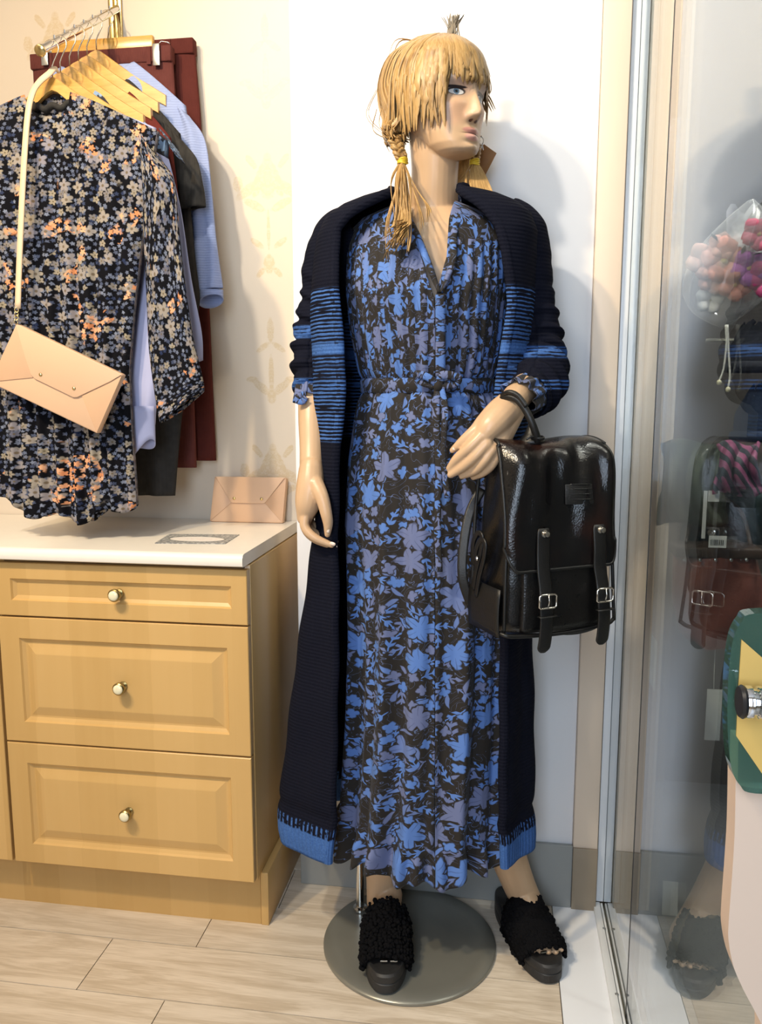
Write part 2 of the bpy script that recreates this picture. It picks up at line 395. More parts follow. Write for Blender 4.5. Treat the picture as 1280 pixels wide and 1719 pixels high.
MB().box(-0.5125, -0.4948, 1.600, YW-0.004, 0, 0.1275).build('end_board', M['maple'], pl, bevel=0.0015)
# worktop with a rolled front edge
prof = [(YW-0.003, 0.8355), (1.536, 0.8355), (1.5315, 0.838), (1.530, 0.8435), (1.5302, 0.852), (1.533, 0.858), (1.5375, 0.8612), (1.545, 0.8621), (YW-0.003, 0.8621)]
wt = MB().prism([(-1.66, y, z) for y, z in prof], (1.66-0.5125, 0, 0)).build('worktop', M['laminate'], smooth=True)
tag(wt, 'cream laminate worktop with rolled front edge on the maple cabinets', 'worktop')
# ================================================================ mannequin
YT = 1.61                                   # depth of the torso axis
def PX(x, y, Y=YT): return np.array(at(x, y, Y))
man = empty('mannequin', (-0.176, 1.576, 0), 'female mannequin with blonde braids in navy cardigan and blue flowered maxi dress', 'mannequin')
HC = PX(738, 178, 1.585)                    # head axis at eye level
FA = math.radians(49); HF = np.array([math.sin(FA), -math.cos(FA), 0]); HL = np.array([math.cos(FA), math.sin(FA), 0]); HU = np.array([0, 0, 1.])
def hp(l, f, h): return HC + HL*l + HF*f + HU*h      # l: towards picture right, f: where she looks
def head_mesh(mb):
    hs = [-.1015,-.0985,-.0935,-.083,-.065,-.045,-.02,0,.03,.06,.085,.103,.113]
    ws = [.018,.029,.038,.0475,.0555,.061,.0665,.070,.074,.072,.061,.040,.008]
    fs = [.060,.074,.0805,.082,.081,.083,.087,.086,.092,.090,.075,.048,.008]
    bs = [-.030,-.022,-.012,.004,.026,.055,.083,.095,.101,.098,.085,.055,.008]
    H = np.concatenate([np.linspace(-.1015, -.01, 70), np.linspace(-.0085, .113, 60)]); N = 120; P = []
    for h in H:
        w, f, b = np.interp(h, hs, ws), np.interp(h, hs, fs), np.interp(h, hs, bs); row = []
        for k in range(N):
            q = 2*PI*k/N; s_, c = math.sin(q), math.cos(q)
            n = 2.25
            rr = (abs(s_)**n + abs(c)**n)**(-1/n)
            l = w*s_*rr; c0 = (f-b)/2; ff = c0 + (f+b)/2*c*rr
            if c > 0.0:
                al = abs(l); g = lambda a, b_, sa, sb: math.exp(-((al-a)/sa)**2 - ((h-b_)/sb)**2)
                d = 0
                # nose
                if -.056 < h < .022:
                    t = (0.018-h)/0.058; hh = np.interp(t, [0, .25, .6, .9, 1.0, 1.07, 1.15], [0.001, .006, .0145, .0225, .021, .012, 0.0]); sg = np.interp(t, [0, .6, .95, 1.1], [.0075, .0075, .0105, .009])
                    d += hh*math.exp(-(al/sg)**2)
                d += .0065*g(.0115, -.0405, .0055, .006)
                d -= .0095*g(.031, .000, .016, .012); d += .0045*g(.032, -.001, .0095, .007)
                d += .0030*g(.028, .021, .022, .007)
                d += .0045*g(.0, -.0625, .015, .0045) + .0055*g(.0, -.0745, .0135, .005) + .0045*g(0, -.068, .02, .016)
                d -= .0030*g(.0, -.0685, .017, .0018); d -= .0045*g(0, -.0825, .017, .0035); d -= .002*g(0, -.055, .003, .005)
                d += .0065*g(0, -.0915, .017, .008); d += .0035*g(.046, -.022, .016, .016)
                ff += d*min(1, c*3)
            row.append(hp(l, ff, h))
        P.append(row)
    b0 = len(mb.v); mb.grid(P, True)
    mb.f.append([b0+k for k in range(N)][::-1]); mb.f.append([b0+(len(H)-1)*N+k for k in range(N)]); mb.mi += [0, 0]; mb.uv += [[(0,0)]*N]*2
def rings(mb, rows, n=40, p=2.0):
    "rows: (center, rx, ry) horizontal ellipses"
    P = []
    for c, rx, ry in rows:
        row = []
        for k in range(n):
            q = 2*PI*k/n; s_, c_ = math.sin(q), math.cos(q); rr = (abs(s_)**p+abs(c_)**p)**(-1/p)
            row.append((c[0]+rx*s_*rr, c[1]-ry*c_*rr, c[2]))
        P.append(row)
    b0 = len(mb.v); mb.grid(P, True)
    mb.f.append([b0+k for k in range(n)][::-1]); mb.f.append([b0+(len(rows)-1)*n+k for k in range(n)]); mb.mi += [0, 0]; mb.uv += [[(0,0)]*n]*2
def limb(mb, pts, rs, n=18, sub=5):
    c = spline([np.r_[p, r] for p, r in zip(pts, rs)], sub); c = np.array(c)
    # round both ends
    a, b = c[0], c[-1]
    ta = c[0,:3]-c[1,:3]; ta /= np.linalg.norm(ta); tb = c[-1,:3]-c[-2,:3]; tb /= np.linalg.norm(tb)
    A = [np.r_[a[:3]+ta*a[3]*k, a[3]*math.sqrt(max(0, 1-k*k))+1e-4] for k in (.98, .8, .5)]; B = [np.r_[b[:3]+tb*b[3]*k, b[3]*math.sqrt(max(0, 1-k*k))+1e-4] for k in (.5, .8, .98)]
    c = np.array(A+list(c)+B); mb.tube(list(c[:, :3]), list(c[:, 3]), n)
PXM = lambda y: FPX/ (np.dot(_F, at(700, y, YT)-_C))          # pixels per metre on the torso plane
def prow(cx, y, hw, ry, Y=YT): return (PX(cx, y, Y), hw/PXM(y), ry)
bmb = MB(); head_mesh(bmb)
# neck leans from the chest up to the skull
nb = PX(727, 352, 1.618); 
limb(bmb, [hp(0, -.012, -.02), hp(0, -.010, -.075), (hp(0, -.006, -.125)+PX(727, 300, 1.61))/2, nb, nb+np.array([0, .005, -.06])], [.052, .047, .0445, .050, .056], 28)
rings(bmb, [prow(727, 352, 44, .040, 1.615), prow(726, 366, 84, .055, 1.615), prow(724, 385, 118, .068), prow(722, 415, 124, .082), prow(722, 460, 119, .090), prow(721, 520, 112, .088), prow(720, 580, 92, .080),
            prow(720, 640, 80, .072), prow(718, 720, 100, .085), prow(716, 830, 118, .095), prow(716, 905, 116, .09), prow(716, 930, 90, .08)])
for sx in (-1, 1):                          # breasts
    limb(bmb, [PX(722+sx*52, 470, 1.57), PX(722+sx*50, 497, 1.552)], [.052, .040])
# legs
limb(bmb, [PX(668, 890, 1.61), PX(662, 1050, 1.60), PX(655, 1200, 1.60), PX(648, 1330, 1.62), PX(642, 1450, 1.63), PX(640, 1515, 1.632)], [.075, .064, .050, .047, .036, .032], 24)
limb(bmb, [PX(772, 890, 1.61), PX(785, 1050, 1.60), PX(803, 1200, 1.60), PX(824, 1340, 1.63), PX(866, 1470, 1.668), PX(903, 1548, 1.672)], [.075, .064, .050, .047, .037, .031], 24)
LFA, LFT = np.array([-.232, 1.655, .062]), np.array([-.208, 1.500, .062])
RFA, RFT = np.array([.058, 1.698, .058]), np.array([.120, 1.540, .058])
def foot(A, T, ank):
    d = T-A
    limb(bmb, [ank, A+d*.18+np.array([0,0,.026]), A+d*.45+np.array([0,0,.010]), A+d*.72-np.array([0,0,.008]), A+d*.86-np.array([0,0,.010])], [.030, .031, .025, .018, .012], 20)
    limb(bmb, [A+d*.02+np.array([0,0,.014]), A+d*.2+np.array([0,0,.012])], [.026, .027], 18)
    sd = np.cross(d/np.linalg.norm(d), [0,0,1])
    for k in range(5):
        o = (k-2)*.0145; ln = .99-.035*abs(k-1.2)
        limb(bmb, [A+d*.66+sd*o*.9-np.array([0,0,.010]), A+d*(ln-.10)+sd*o-np.array([0,0,.012]), A+d*ln+sd*o-np.array([0,0,.013])], [.009, .008, .007], 10)
foot(LFA, LFT, PX(640, 1512, 1.632)); foot(RFA, RFT, PX(903, 1548, 1.672))
# arm at picture left, hanging
limb(bmb, [PX(622, 414, 1.635), PX(578, 416, 1.635), PX(550, 500, 1.630), PX(533, 590, 1.625)], [.032, .031, .028, .028], 20)
limb(bmb, [PX(533, 585, 1.620), PX(526, 640, 1.580), PX(524, 700, 1.545), PX(524, 752, 1.520), PX(523, 800, 1.495)], [.028, .0285, .0270, .0240, .023], 20)
def finger(pts, r): limb(bmb, [PX(*p) for p in pts], r, 12, 4)
# palm, seen from the thumb side
limb(bmb, [PX(523, 785, 1.498), PX(521, 815, 1.488), PX(517, 845, 1.483), PX(512, 868, 1.485)], [.0235, .0265, .0245, .016], 18)
limb(bmb, [PX(524, 800, 1.505), PX(520, 838, 1.515), PX(514, 868, 1.520)], [.021, .024, .017], 16)
finger([(514, 862, 1.476), (512, 884, 1.470), (528, 902, 1.465), (557, 915, 1.468)], [.0105, .0095, .0085, .0058])
finger([(514, 866, 1.492), (514, 888, 1.488), (530, 905, 1.486), (561, 918, 1.488)], [.0108, .0098, .0088, .006])
finger([(516, 866, 1.510), (519, 886, 1.508), (536, 899, 1.506), (564, 909, 1.507)], [.0102, .0092, .0082, .0056])
finger([(518, 864, 1.526), (524, 880, 1.525), (539, 889, 1.524), (560, 895, 1.524)], [.0092, .0082, .0072, .005])
finger([(530, 812, 1.478), (541, 835, 1.465), (548, 862, 1.460), (551, 880, 1.461), (550, 897, 1.463)], [.0165, .0135, .0115, .0095, .006])
# arm at picture right, bent across the front
limb(bmb, [PX(830, 414, 1.635), PX(870, 416, 1.635), PX(890, 500, 1.625), PX(905, 590, 1.60)], [.032, .031, .028, .028], 20)
limb(bmb, [PX(905, 590, 1.60), PX(895, 635, 1.53), PX(872, 662, 1.44), PX(862, 674, 1.405)], [.028, .028, .0255, .0235], 20)
limb(bmb, [PX(862, 674, 1.405), PX(845, 694, 1.385), PX(824, 716, 1.368), PX(808, 738, 1.360)], [.0235, .0255, .0245, .015], 18)
limb(bmb, [PX(866, 682, 1.412), PX(848, 715, 1.392), PX(836, 742, 1.375), PX(828, 757, 1.372)], [.021, .022, .020, .014], 16)
limb(bmb, [PX(860, 672, 1.405), PX(836, 690, 1.385), PX(812, 712, 1.372), PX(800, 722, 1.37)], [.021, .020, .016, .012], 16)
finger([(822, 705, 1.375), (800, 722, 1.366), (778, 741, 1.366), (760, 756, 1.372)], [.0135, .0115, .0095, .0055])      # thumb
finger([(808, 733, 1.355), (788, 752, 1.352), (768, 770, 1.358), (755, 786, 1.368)], [.0110, .0098, .0088, .0062])
finger([(817, 745, 1.355), (798, 766, 1.352), (778, 783, 1.358), (757, 797, 1.368)], [.0112, .0098, .0090, .0064])
finger([(827, 754, 1.358), (813, 774, 1.356), (798, 789, 1.362), (776, 799, 1.372)], [.0106, .0095, .0086, .006])
finger([(836, 760, 1.364), (826, 780, 1.363), (812, 793, 1.368), (795, 801, 1.376)], [.0096, .0085, .0076, .0055])
def mat_skin():
    t = NT('painted_mannequin_skin'); p = t.vmath('SUBTRACT', t.geo(), tuple(HC))
    l = t.vmath('DOT_PRODUCT', p, tuple(HL)); f = t.vmath('DOT_PRODUCT', p, tuple(HF)); h = t.sep(p)[2]; al = t.math('ABSOLUTE', l)
    front = t.math('MULTIPLY', t.step(0.045, 0.06, f), t.step(-.110, -.104, h))
    def ell(x, z, a, b, u=al, soft=.3):
        X = t.math('DIVIDE', t.math('SUBTRACT', u, x), a); Z = t.math('DIVIDE', t.math('SUBTRACT', h, z), b)
        d = t.math('ADD', t.math('MULTIPLY', X, X), t.math('MULTIPLY', Z, Z))
        return t.math('MULTIPLY', t.math('SUBTRACT', 1.0, t.step(1-soft, 1+soft, d)), front)
    c = t.mix(t.noise(t.geo(), 14, 2), (0.54, 0.355, 0.21), (0.61, 0.41, 0.25))
    c = t.mix(t.math('MULTIPLY', ell(.040, -.035, .028, .022, soft=.9), .30), c, (0.74, 0.36, 0.24))
    c = t.mix(t.math('MULTIPLY', ell(.031, .006, .024, .016, soft=.8), .55), c, (0.30, 0.20, 0.19))
    c = t.mix(ell(0, -.0632, .0205, .0052, soft=.35), c, (0.50, 0.235, 0.185)); c = t.mix(ell(0, -.0740, .0165, .0062, soft=.35), c, (0.62, 0.33, 0.265))
    c = t.mix(t.math('MULTIPLY', ell(0, -.0685, .022, .0011, soft=.6), .9), c, (0.12, 0.04, 0.03))
    c = t.mix(ell(.0065, -.0475, .0038, .0022, soft=.6), c, (0.12, 0.05, 0.03))
    c = t.mix(ell(.031, -.0005, .0155, .0068, soft=.25), c, (0.02, 0.015, 0.015))
    c = t.mix(ell(.031, -.0015, .0125, .0048, soft=.2), c, (0.62, 0.60, 0.58))
    c = t.mix(ell(.031, -.0008, .0052, .0052, soft=.2), c, (0.10, 0.16, 0.22)); c = t.mix(ell(.031, -.0008, .0024, .0026, soft=.2), c, (0.01, 0.01, 0.012))
    c = t.mix(ell(.033, .0062, .019, .0026, soft=.3), c, (0.02, 0.012, 0.012))
    bz = t.math('SUBTRACT', h, t.math('MULTIPLY', t.math('SUBTRACT', al, .012), .16))
    bm_ = t.math('MULTIPLY', t.math('SUBTRACT', 1.0, t.step(.0015, .0035, t.math('ABSOLUTE', t.math('SUBTRACT', bz, .0215)))), t.math('MULTIPLY', front, t.math('MULTIPLY', t.step(.010, .016, al), t.math('SUBTRACT', 1.0, t.step(.046, .054, al)))))
    c = t.mix(t.math('MULTIPLY', bm_, .85), c, (0.12, 0.06, 0.035))
    return t.bsdf(c, 0.34, 0, 0.4)
M['skin'] = mat_skin()
body = bmb.build('body', M['skin'], man)
md = body.modifiers.new('r', 'REMESH'); md.mode = 'VOXEL'; md.voxel_size = 0.0021; md.use_smooth_shade = True
bake(body)
md = body.modifiers.new('s', 'SMOOTH'); md.factor = 0.5; md.iterations = 4
bake(body); body.data.polygons.foreach_set('use_smooth', [True]*len(body.data.polygons))
if not body.data.materials: body.data.materials.append(M['skin'])
# nails
M['nail'] = plain('pale_painted_nail', (0.80, 0.66, 0.55), 0.15)
def nail(x, y, Y, dx, dy, parent=body):
    a = PX(x, y, Y); b = PX(x+dx, y+dy, Y); t = (b-a)/np.linalg.norm(b-a)
    MB().tube([a-t*.006, a-t*.004, a, a+t*.004, a+t*.0055], [.001, .0032, .0036, .003, .0006], 10, up=(0, -1, 0), flat=.45).build('fingernail', M['nail'], parent, smooth='all')
for q in ((765, 752, 1.3655, -6, 4), (559, 913, 1.4615, 6, 2), (562, 917, 1.4825, 6, 2), (551, 890, 1.456, 0, 6)): nail(*q)
# stand: glass-steel disc, pole and calf fitting
M['disc'] = plain('smoked_steel_base', (0.25, 0.25, 0.22), 0.30, 0.45, var=0.15, nscale=9)
MB().lathe([(0.05, 0.0), (0.184, 0.0), (0.1865, 0.002), (0.1865, 0.0065), (0.183, 0.0095), (0.15, 0.0105), (0.02, 0.0125)], (-0.176, 1.590, 0), n=96).build('stand_base', M['disc'], man, smooth=True)
MB().lathe([(0.016, 0.0125), (0.016, 0.018), (0.009, 0.020), (0.0085, 0.30), (0.0085, 0.42)], (-0.299, 1.672, 0), n=24).build('stand_pole', M['chrome'], man, smooth=True)
# platform slides
M['sole'] = plain('black_rubber_platform', (0.016, 0.016, 0.017), 0.55, bump=0.05); M['pom'] = plain('black_chenille', (0.006, 0.006, 0.007), 1.0, bump=0.8, bscale=420, spec=0.05)
M['deco'] = plain('silver_trim', (0.8, 0.75, 0.65), 0.15, 1.0)
def slide(A, T, z0):
    d = T-A; d[2] = 0; L = np.linalg.norm(d); t = d/L; s = np.cross(t, [0,0,1.]); s /= np.linalg.norm(s)
    th_ = np.linspace(0, 2*PI, 72, endpoint=False); outl = []
    for q in th_:
        u = .112+.140*math.copysign(abs(math.cos(q))**.86, math.cos(q)); k = (u-.112)/.14
        w = (.0450+.0030*k)*math.copysign(abs(math.sin(q))**.80, math.sin(q))*(1-.07*math.exp(-((k+.15)/.3)**2)); outl.append(A+t*u+s*w)
    c = sum(outl)/len(outl); mb = MB(); P = []
    for z, k in ((0, .96), (.003, 1.0), (.020, 1.0), (.022, .985), (.0235, 1.0), (.037, 1.0), (.041, .97), (.0415, .90), (.0395, .86), (.039, .5)):
        P.append([np.array([c[0]+(p[0]-c[0])*k, c[1]+(p[1]-c[1])*k, z0+z]) for p in outl])
    mb.grid(P, True); n = len(outl); mb.f += [list(range(n))[::-1], [9*n+i for i in range(n)]]; mb.mi += [0, 0]; mb.uv += [[(0,0)]*n]*2
    so = mb.build('slide_sandal', M['sole'], man, smooth=True)
    # upper: arched chenille band made of curly knobs on a backing
    P = []; kn = MB(); r = random.Random(5); nu_ = 14
    for i in range(nu_):
        f = i/(nu_-1); u = .096 + .112*f; row = []
        for j in range(21):
            q = PI*(j/20); w = .0475 - .003*(2*f-1)**2; hgt = .078 - .040*f
            row.append(A + t*(u+.012*math.sin(q)*f) + s*w*math.cos(q)*1.02 + np.array([0, 0, z0+.022+hgt*math.sin(q)**.62]))
        P.append(row)
    bk = MB().grid(P).build('upper', M['pom'], so, smooth='all'); solid(bk, .006, 1); bake(bk)
    for i in [k*.5 for k in range(0, 2*nu_-1)]:
        for j in range(0, 21):
            i0 = int(i); p = P[i0][j]*(1-(i-i0)) + P[min(i0+1, nu_-1)][j]*(i-i0); m_ = A + t*(.096+.112*i/(nu_-1)) + np.array([0,0,z0+.022]); nn = (p-m_)/(np.linalg.norm(p-m_)+1e-9)
            p = p + nn*r.uniform(.001, .0035) + t*r.uniform(-.005, .005) + s*r.uniform(-.004, .004); R_ = r.uniform(.0032, .0056)
            kn.lathe([(R_*math.sin(a), -R_*math.cos(a)) for a in (.3, .9, 1.57, 2.2, 2.85)], tuple(p), n=7)
    o = kn.build('chenille_loops', M['pom'], so, smooth='all'); o['kind'] = 'stuff'
    for off in (-.010, .010):
        p = A+t*.214+s*(off-.006)+np.array([0,0,z0+.0455]); MB().tube([p-s*.007, p+s*.007], .0030, 8).build('silver_trim', M['deco'], so, smooth=True)
slide(np.array([-.236, 1.665, 0]), np.array([-.205, 1.43, 0]), .0118)
slide(np.array([.034, 1.742, 0]), np.array([.134, 1.485, 0]), .0006)
# ================================================================ printed cloth
def flower(t, uv, scale, n, r0, deep=.45, keep=.8, seed=0.0, rand=.9, soft=.06, wob=0.0):
    "mask of n-petalled flowers scattered in the cloth's own uv space; also returns a random value per flower"
    q = t.vmath('ADD', uv, (seed*3.7, seed*1.9, 0)); v = t.voronoi(q, scale, '2D', rand)
    d = t.scale(t.vmath('SUBTRACT', q, v.outputs['Position']), (scale, scale, 0)); s = t.sep(d); cs = t.sep(v.outputs['Color'])
    a = t.math('ADD', t.math('ARCTAN2', s[1], s[0]), t.math('MULTIPLY', cs[0], 6.283)); r = t.vmath('LENGTH', d)
    R = t.math('MULTIPLY', t.math('ADD', 1-deep, t.math('MULTIPLY', t.math('ABSOLUTE', t.math('SINE', t.math('MULTIPLY', a, n/2))), deep)), r0)
    if wob: R = t.math('MULTIPLY', R, t.math('ADD', 1-wob*.5, t.math('MULTIPLY', t.noise(q, scale*2.6, 2, .6), wob)))
    m = t.math('SUBTRACT', 1.0, t.step(-soft, soft, t.math('SUBTRACT', r, R)))
    kp = t.math('LESS_THAN', cs[1], keep); m = t.math('MULTIPLY', m, kp)
    t.halo = t.math('MULTIPLY', t.math('SUBTRACT', 1.0, t.step(.05, .10, t.math('SUBTRACT', r, R))), kp)
    return m, cs[2], r, a
def leaf(t, uv, scale, L, wd, keep=.8, seed=0.0, stripes=0.0):
    q = t.vmath('ADD', uv, (seed*2.3, seed*5.1, 0)); v = t.voronoi(q, scale, '2D', 1.0)
    d = t.scale(t.vmath('SUBTRACT', q, v.outputs['Position']), (scale, scale, 0)); s = t.sep(d); cs = t.sep(v.outputs['Color'])
    th = t.math('MULTIPLY', cs[0], 6.283); c, sn = t.math('COSINE', th), t.math('SINE', th)
    x = t.math('ADD', t.math('MULTIPLY', s[0], c), t.math('MULTIPLY', s[1], sn)); y = t.math('SUBTRACT', t.math('MULTIPLY', s[1], c), t.math('MULTIPLY', s[0], sn))
    ay = t.math('ABSOLUTE', t.math('ADD', y, t.math('MULTIPLY', t.math('MULTIPLY', x, x), 0.35)))
    lim = t.math('MULTIPLY', t.math('SUBTRACT', 1.0, t.math('POWER', t.math('ABSOLUTE', t.math('DIVIDE', x, L)), 2.0)), wd)
    m = t.math('SUBTRACT', 1.0, t.step(-.03, .03, t.math('SUBTRACT', ay, lim)))
    t.halo = t.math('MULTIPLY', t.math('SUBTRACT', 1.0, t.step(.03, .07, t.math('SUBTRACT', ay, lim))), t.math('LESS_THAN', cs[1], keep))
    if stripes:
        w = t.math('SINE', t.math('MULTIPLY', t.math('SUBTRACT', x, t.math('MULTIPLY', ay, 0.9)), stripes))
        m = t.math('MULTIPLY', m, t.math('MAXIMUM', t.step(-.2, .25, w), t.math('LESS_THAN', ay, .03)))
    return t.math('MULTIPLY', m, t.math('LESS_THAN', cs[1], keep)), cs[2]
def mat_dress():
    t = NT('black_blue_floral_chiffon'); uv = t.uv()
    wv = t.vmath('ADD', uv, t.scale(t.vmath('SUBTRACT', t.noise(uv, 40, 2, col=True), (.5, .5, .5)), (.0075, .0075, 0)))
    c = (0.022, 0.019, 0.017, 1); blue = (0.095, 0.195, 0.50, 1); grey = (0.135, 0.165, 0.31, 1)
    def lay(c, m, col): return t.mix(m, c, col)
    st = t.noise(t.scale(uv, (1, 1, 0)), 26, 1, .5, 2.5); stem = t.math('MULTIPLY', t.math('LESS_THAN', t.math('ABSOLUTE', t.math('SUBTRACT', st, .5)), .007), 0.8)
    c = lay(c, stem, (0.12, 0.17, 0.33, 1))
    bk = (0.022, 0.019, 0.017, 1)
    m, k = leaf(t, wv, 23, .58, .24, .58, 1.3, 19.0); c = lay(lay(c, t.halo, bk), m, t.mix(k, grey, (0.085, 0.18, 0.47, 1)))
    m, k = leaf(t, wv, 32, .50, .12, .42, 4.1); c = lay(lay(c, t.halo, bk), m, t.mix(k, blue, grey))
    m, k = leaf(t, wv, 26, .56, .19, .5, 8.7, 17.0); c = lay(lay(c, t.halo, bk), m, blue)
    m, k, r, a = flower(t, wv, 38, 4, .40, .45, .38, 6.2, wob=.9); c = lay(lay(c, t.halo, bk), m, t.mix(t.step(.5, .6, k), blue, grey))
    m, k, r, a = flower(t, wv, 16.5, 5, .46, .52, .43, 2.9, soft=.03, wob=1.3)
    pv = t.math('MULTIPLY', t.math('LESS_THAN', t.math('ABSOLUTE', t.math('COSINE', t.math('MULTIPLY', a, 2.5))), .10), t.math('GREATER_THAN', r, .12))
    c = lay(lay(c, t.halo, bk), m, t.mix(t.step(.40, .55, k), blue, grey)); c = lay(c, t.math('MULTIPLY', t.math('MULTIPLY', pv, m), .45), (0.03, 0.04, 0.10, 1))
    w = t.noise(t.scale(uv, (900, 900, 0)), 1.0, 2)
    return t.bsdf(c, 0.78, 0, 0.2, t.bump(w, 0.12, 0.0008), Sheen_Weight=0.05)
M['dress'] = mat_dress()
ZB = lambda y, Y=1.50: float(PX(700, y, Y)[2])
def mat_knit(name, bands, hem=None, ridge=(0, 0, 1), freq=760.0):
    "navy knit; bands: (z0, z1, amount) of blue in the yarn; hem: (z solid, z mixed)"
    t = NT(name); p = t.geo(); g = t.sep(p); uv = t.sep(t.uv())
    navy = t.mix(t.noise(p, 420, 2), (0.004, 0.005, 0.010), (0.011, 0.012, 0.022)); blue = t.mix(t.noise(p, 300, 2), (0.032, 0.090, 0.29), (0.09, 0.205, 0.52))
    amt = None
    row_ = t.math('ADD', .5, t.math('MULTIPLY', t.math('SINE', t.math('ADD', t.math('MULTIPLY', g[2], 880.0), t.math('MULTIPLY', t.noise(p, 25, 1), 3.0))), .5))
    st = t.math('ADD', t.math('MULTIPLY', row_, .34), t.math('MULTIPLY', t.noise(t.comb(t.math('MULTIPLY', uv[0], 30), 0.0, t.math('MULTIPLY', g[2], 90)), 1.0, 2, .6), .66))
    big = t.noise(t.comb(t.math('MULTIPLY', uv[0], 2), 0.0, t.math('MULTIPLY', g[2], 42)), 1.0, 1, .5)
    for (z0, z1, k) in bands:
        b = t.math('MULTIPLY', t.step(z0-.003, z0+.003, g[2]), t.math('SUBTRACT', 1.0, t.step(z1-.003, z1+.003, g[2])))
        x = t.step(.57-k*.2, .63-k*.2, t.math('ADD', t.math('MULTIPLY', st, .62), t.math('MULTIPLY', big, .38))) if k < .95 else t.step(.22, .30, st)
        b = t.math('MULTIPLY', b, x); amt = b if amt is None else t.math('MAXIMUM', amt, b)
    rib = t.math('SINE', t.math('MULTIPLY', uv[0], freq))
    ridge_ = t.math('SINE', t.math('MULTIPLY', g[2], 900.0)); h = ridge_
    if hem:
        zs, zm = hem; wob = t.math('ADD', g[2], t.math('MULTIPLY', t.math('SUBTRACT', t.noise(t.comb(t.math('MULTIPLY', uv[0], 60), 0, 0), 1.0, 2), .5), .012))
        s1 = t.math('SUBTRACT', 1.0, t.step(zs-.002, zs+.002, wob)); s2 = t.math('SUBTRACT', 1.0, t.step(zm-.002, zm+.002, wob))
        mixd = t.math('MULTIPLY', s2, t.math('MULTIPLY', t.step(.1, .5, rib), t.step(.35, .5, t.noise(p, 150, 1))))
        a2 = t.math('MAXIMUM', s1, mixd); amt = a2 if amt is None else t.math('MAXIMUM', amt, a2)
        h = t.mix(s2, ridge_, rib)
    c = navy if amt is None else t.mix(t.math('MULTIPLY', amt, t.math('ADD', .62, t.math('MULTIPLY', t.noise(p, 240, 2), .45))), navy, blue)
    hh = t.math('ADD', t.math('MULTIPLY', h, .6), t.math('MULTIPLY', t.noise(p, 500, 2), .7))
    return t.bsdf(c, 0.95, 0, 0.06, t.bump(hh, 0.35, 0.002))
bL = [(ZB(742), ZB(622), .42), (ZB(622), ZB(612), .98), (ZB(611), ZB(592), .55), (ZB(592), ZB(577), .98), (ZB(576), ZB(480), .46)]
M['knit'] = mat_knit('navy_knit_with_blue_bands', [(ZB(742), ZB(622), .40), (ZB(624), ZB(614), .6), (ZB(613), ZB(592), .45), (ZB(594), ZB(576), .98), (ZB(576), ZB(482), .40)], (ZB(1404, 1.5), ZB(1388, 1.5)))
M['knit_l'] = mat_knit('navy_sleeve_knit_with_blue_rings', [(ZB(566, 1.6), ZB(546, 1.6), .9), (ZB(652, 1.6), ZB(636, 1.6), .9)])
M['knit_r'] = mat_knit('navy_sleeve_knit_with_blue_lines', [(ZB(604, 1.6), ZB(586, 1.6), .75), (ZB(655, 1.5), ZB(638, 1.5), .35)])
# ---------------------------------------------------------------- dress
def sheet(rows, N, edge, ripple, name, mat, parent, uscale=.15, ymul=None, q0q1=False, yoff=0.0, pw=2.0, back=1.0, kf=.915):
    """open wrap-around cloth: rows (y, L, R, ry) in photo pixels on the torso plane, edge(y) -> px of the right and left front edges"""
    P, U = [], []; ys = np.array([r[0] for r in rows], float); out = []
    ylist = np.concatenate([np.linspace(rows[0][0], 520, 70), np.linspace(523, rows[-1][0], 190)])
    for y in ylist:
        L, R_, ry = (np.interp(y, ys, [r[i] for r in rows]) for i in (1, 2, 3))
        k = PXM(y); cx = (L+R_)/2; rx = (R_-L)/2; xr, xl = edge(y)
        qr = math.asin(max(-1, min(1, (xr-cx)/rx))); ql = math.asin(max(-1, min(1, (xl-cx)/rx)))
        yp = y if y < 664 else 664+(y-664)*kf
        c = PX(cx, yp); row, ur = [], []
        for j in range(N+1):
            q = qr + (2*PI+ql-qr)*j/N; d = ripple(q, y)
            s_, c_ = math.sin(q), math.cos(q); rr = (abs(s_)**pw+abs(c_)**pw)**(-1/pw)
            row.append((c[0]+(rx/k+d)*s_*rr, c[1]+yoff-(ry+d)*c_*rr*(back if c_ < 0 else 1), c[2])); ur.append(((q-PI)*uscale, c[2]))
        P.append(row); U.append(ur)
    return MB().grid(P, uv=U).build(name, mat, parent, smooth='all'), P
def dedge(y):
    if y < 514: 
        xl = np.interp(y, [345, 385, 514], [688, 697, 739]); xr = np.interp(y, [345, 385, 450, 514], [766, 759, 757, 741]); return xr, xl
    return 740.3, 739.7
def dripple(q, y):
    bod = 1-float(smoothstep(625, 660, y)); yoke = float(smoothstep(405, 430, y)); sk = float(smoothstep(650, 1350, y)); fr = float(smoothstep(1428, 1450, y))
    d = bod*yoke*.0016*math.sin(q*46+.5*math.sin(y*.05)) + .0012*(1-bod)*math.sin(q*40)
    d += .0035*float(smoothstep(450, 500, y))*bod*math.sin(q*9+y*.012)*.3
    d += (.003+.013*sk)*(1-bod)*(math.sin(q*11+.9*math.sin(q*3)+y*.0012)*.62+.4*math.sin(q*19+1.7+y*.0016))
    d += fr*(.010*math.sin(q*23+.6*math.sin(q*5)) + .004) + .003*math.exp(-((y-1430)/6)**2)
    d -= .010*math.exp(-((y-648)/16)**2)
    return d
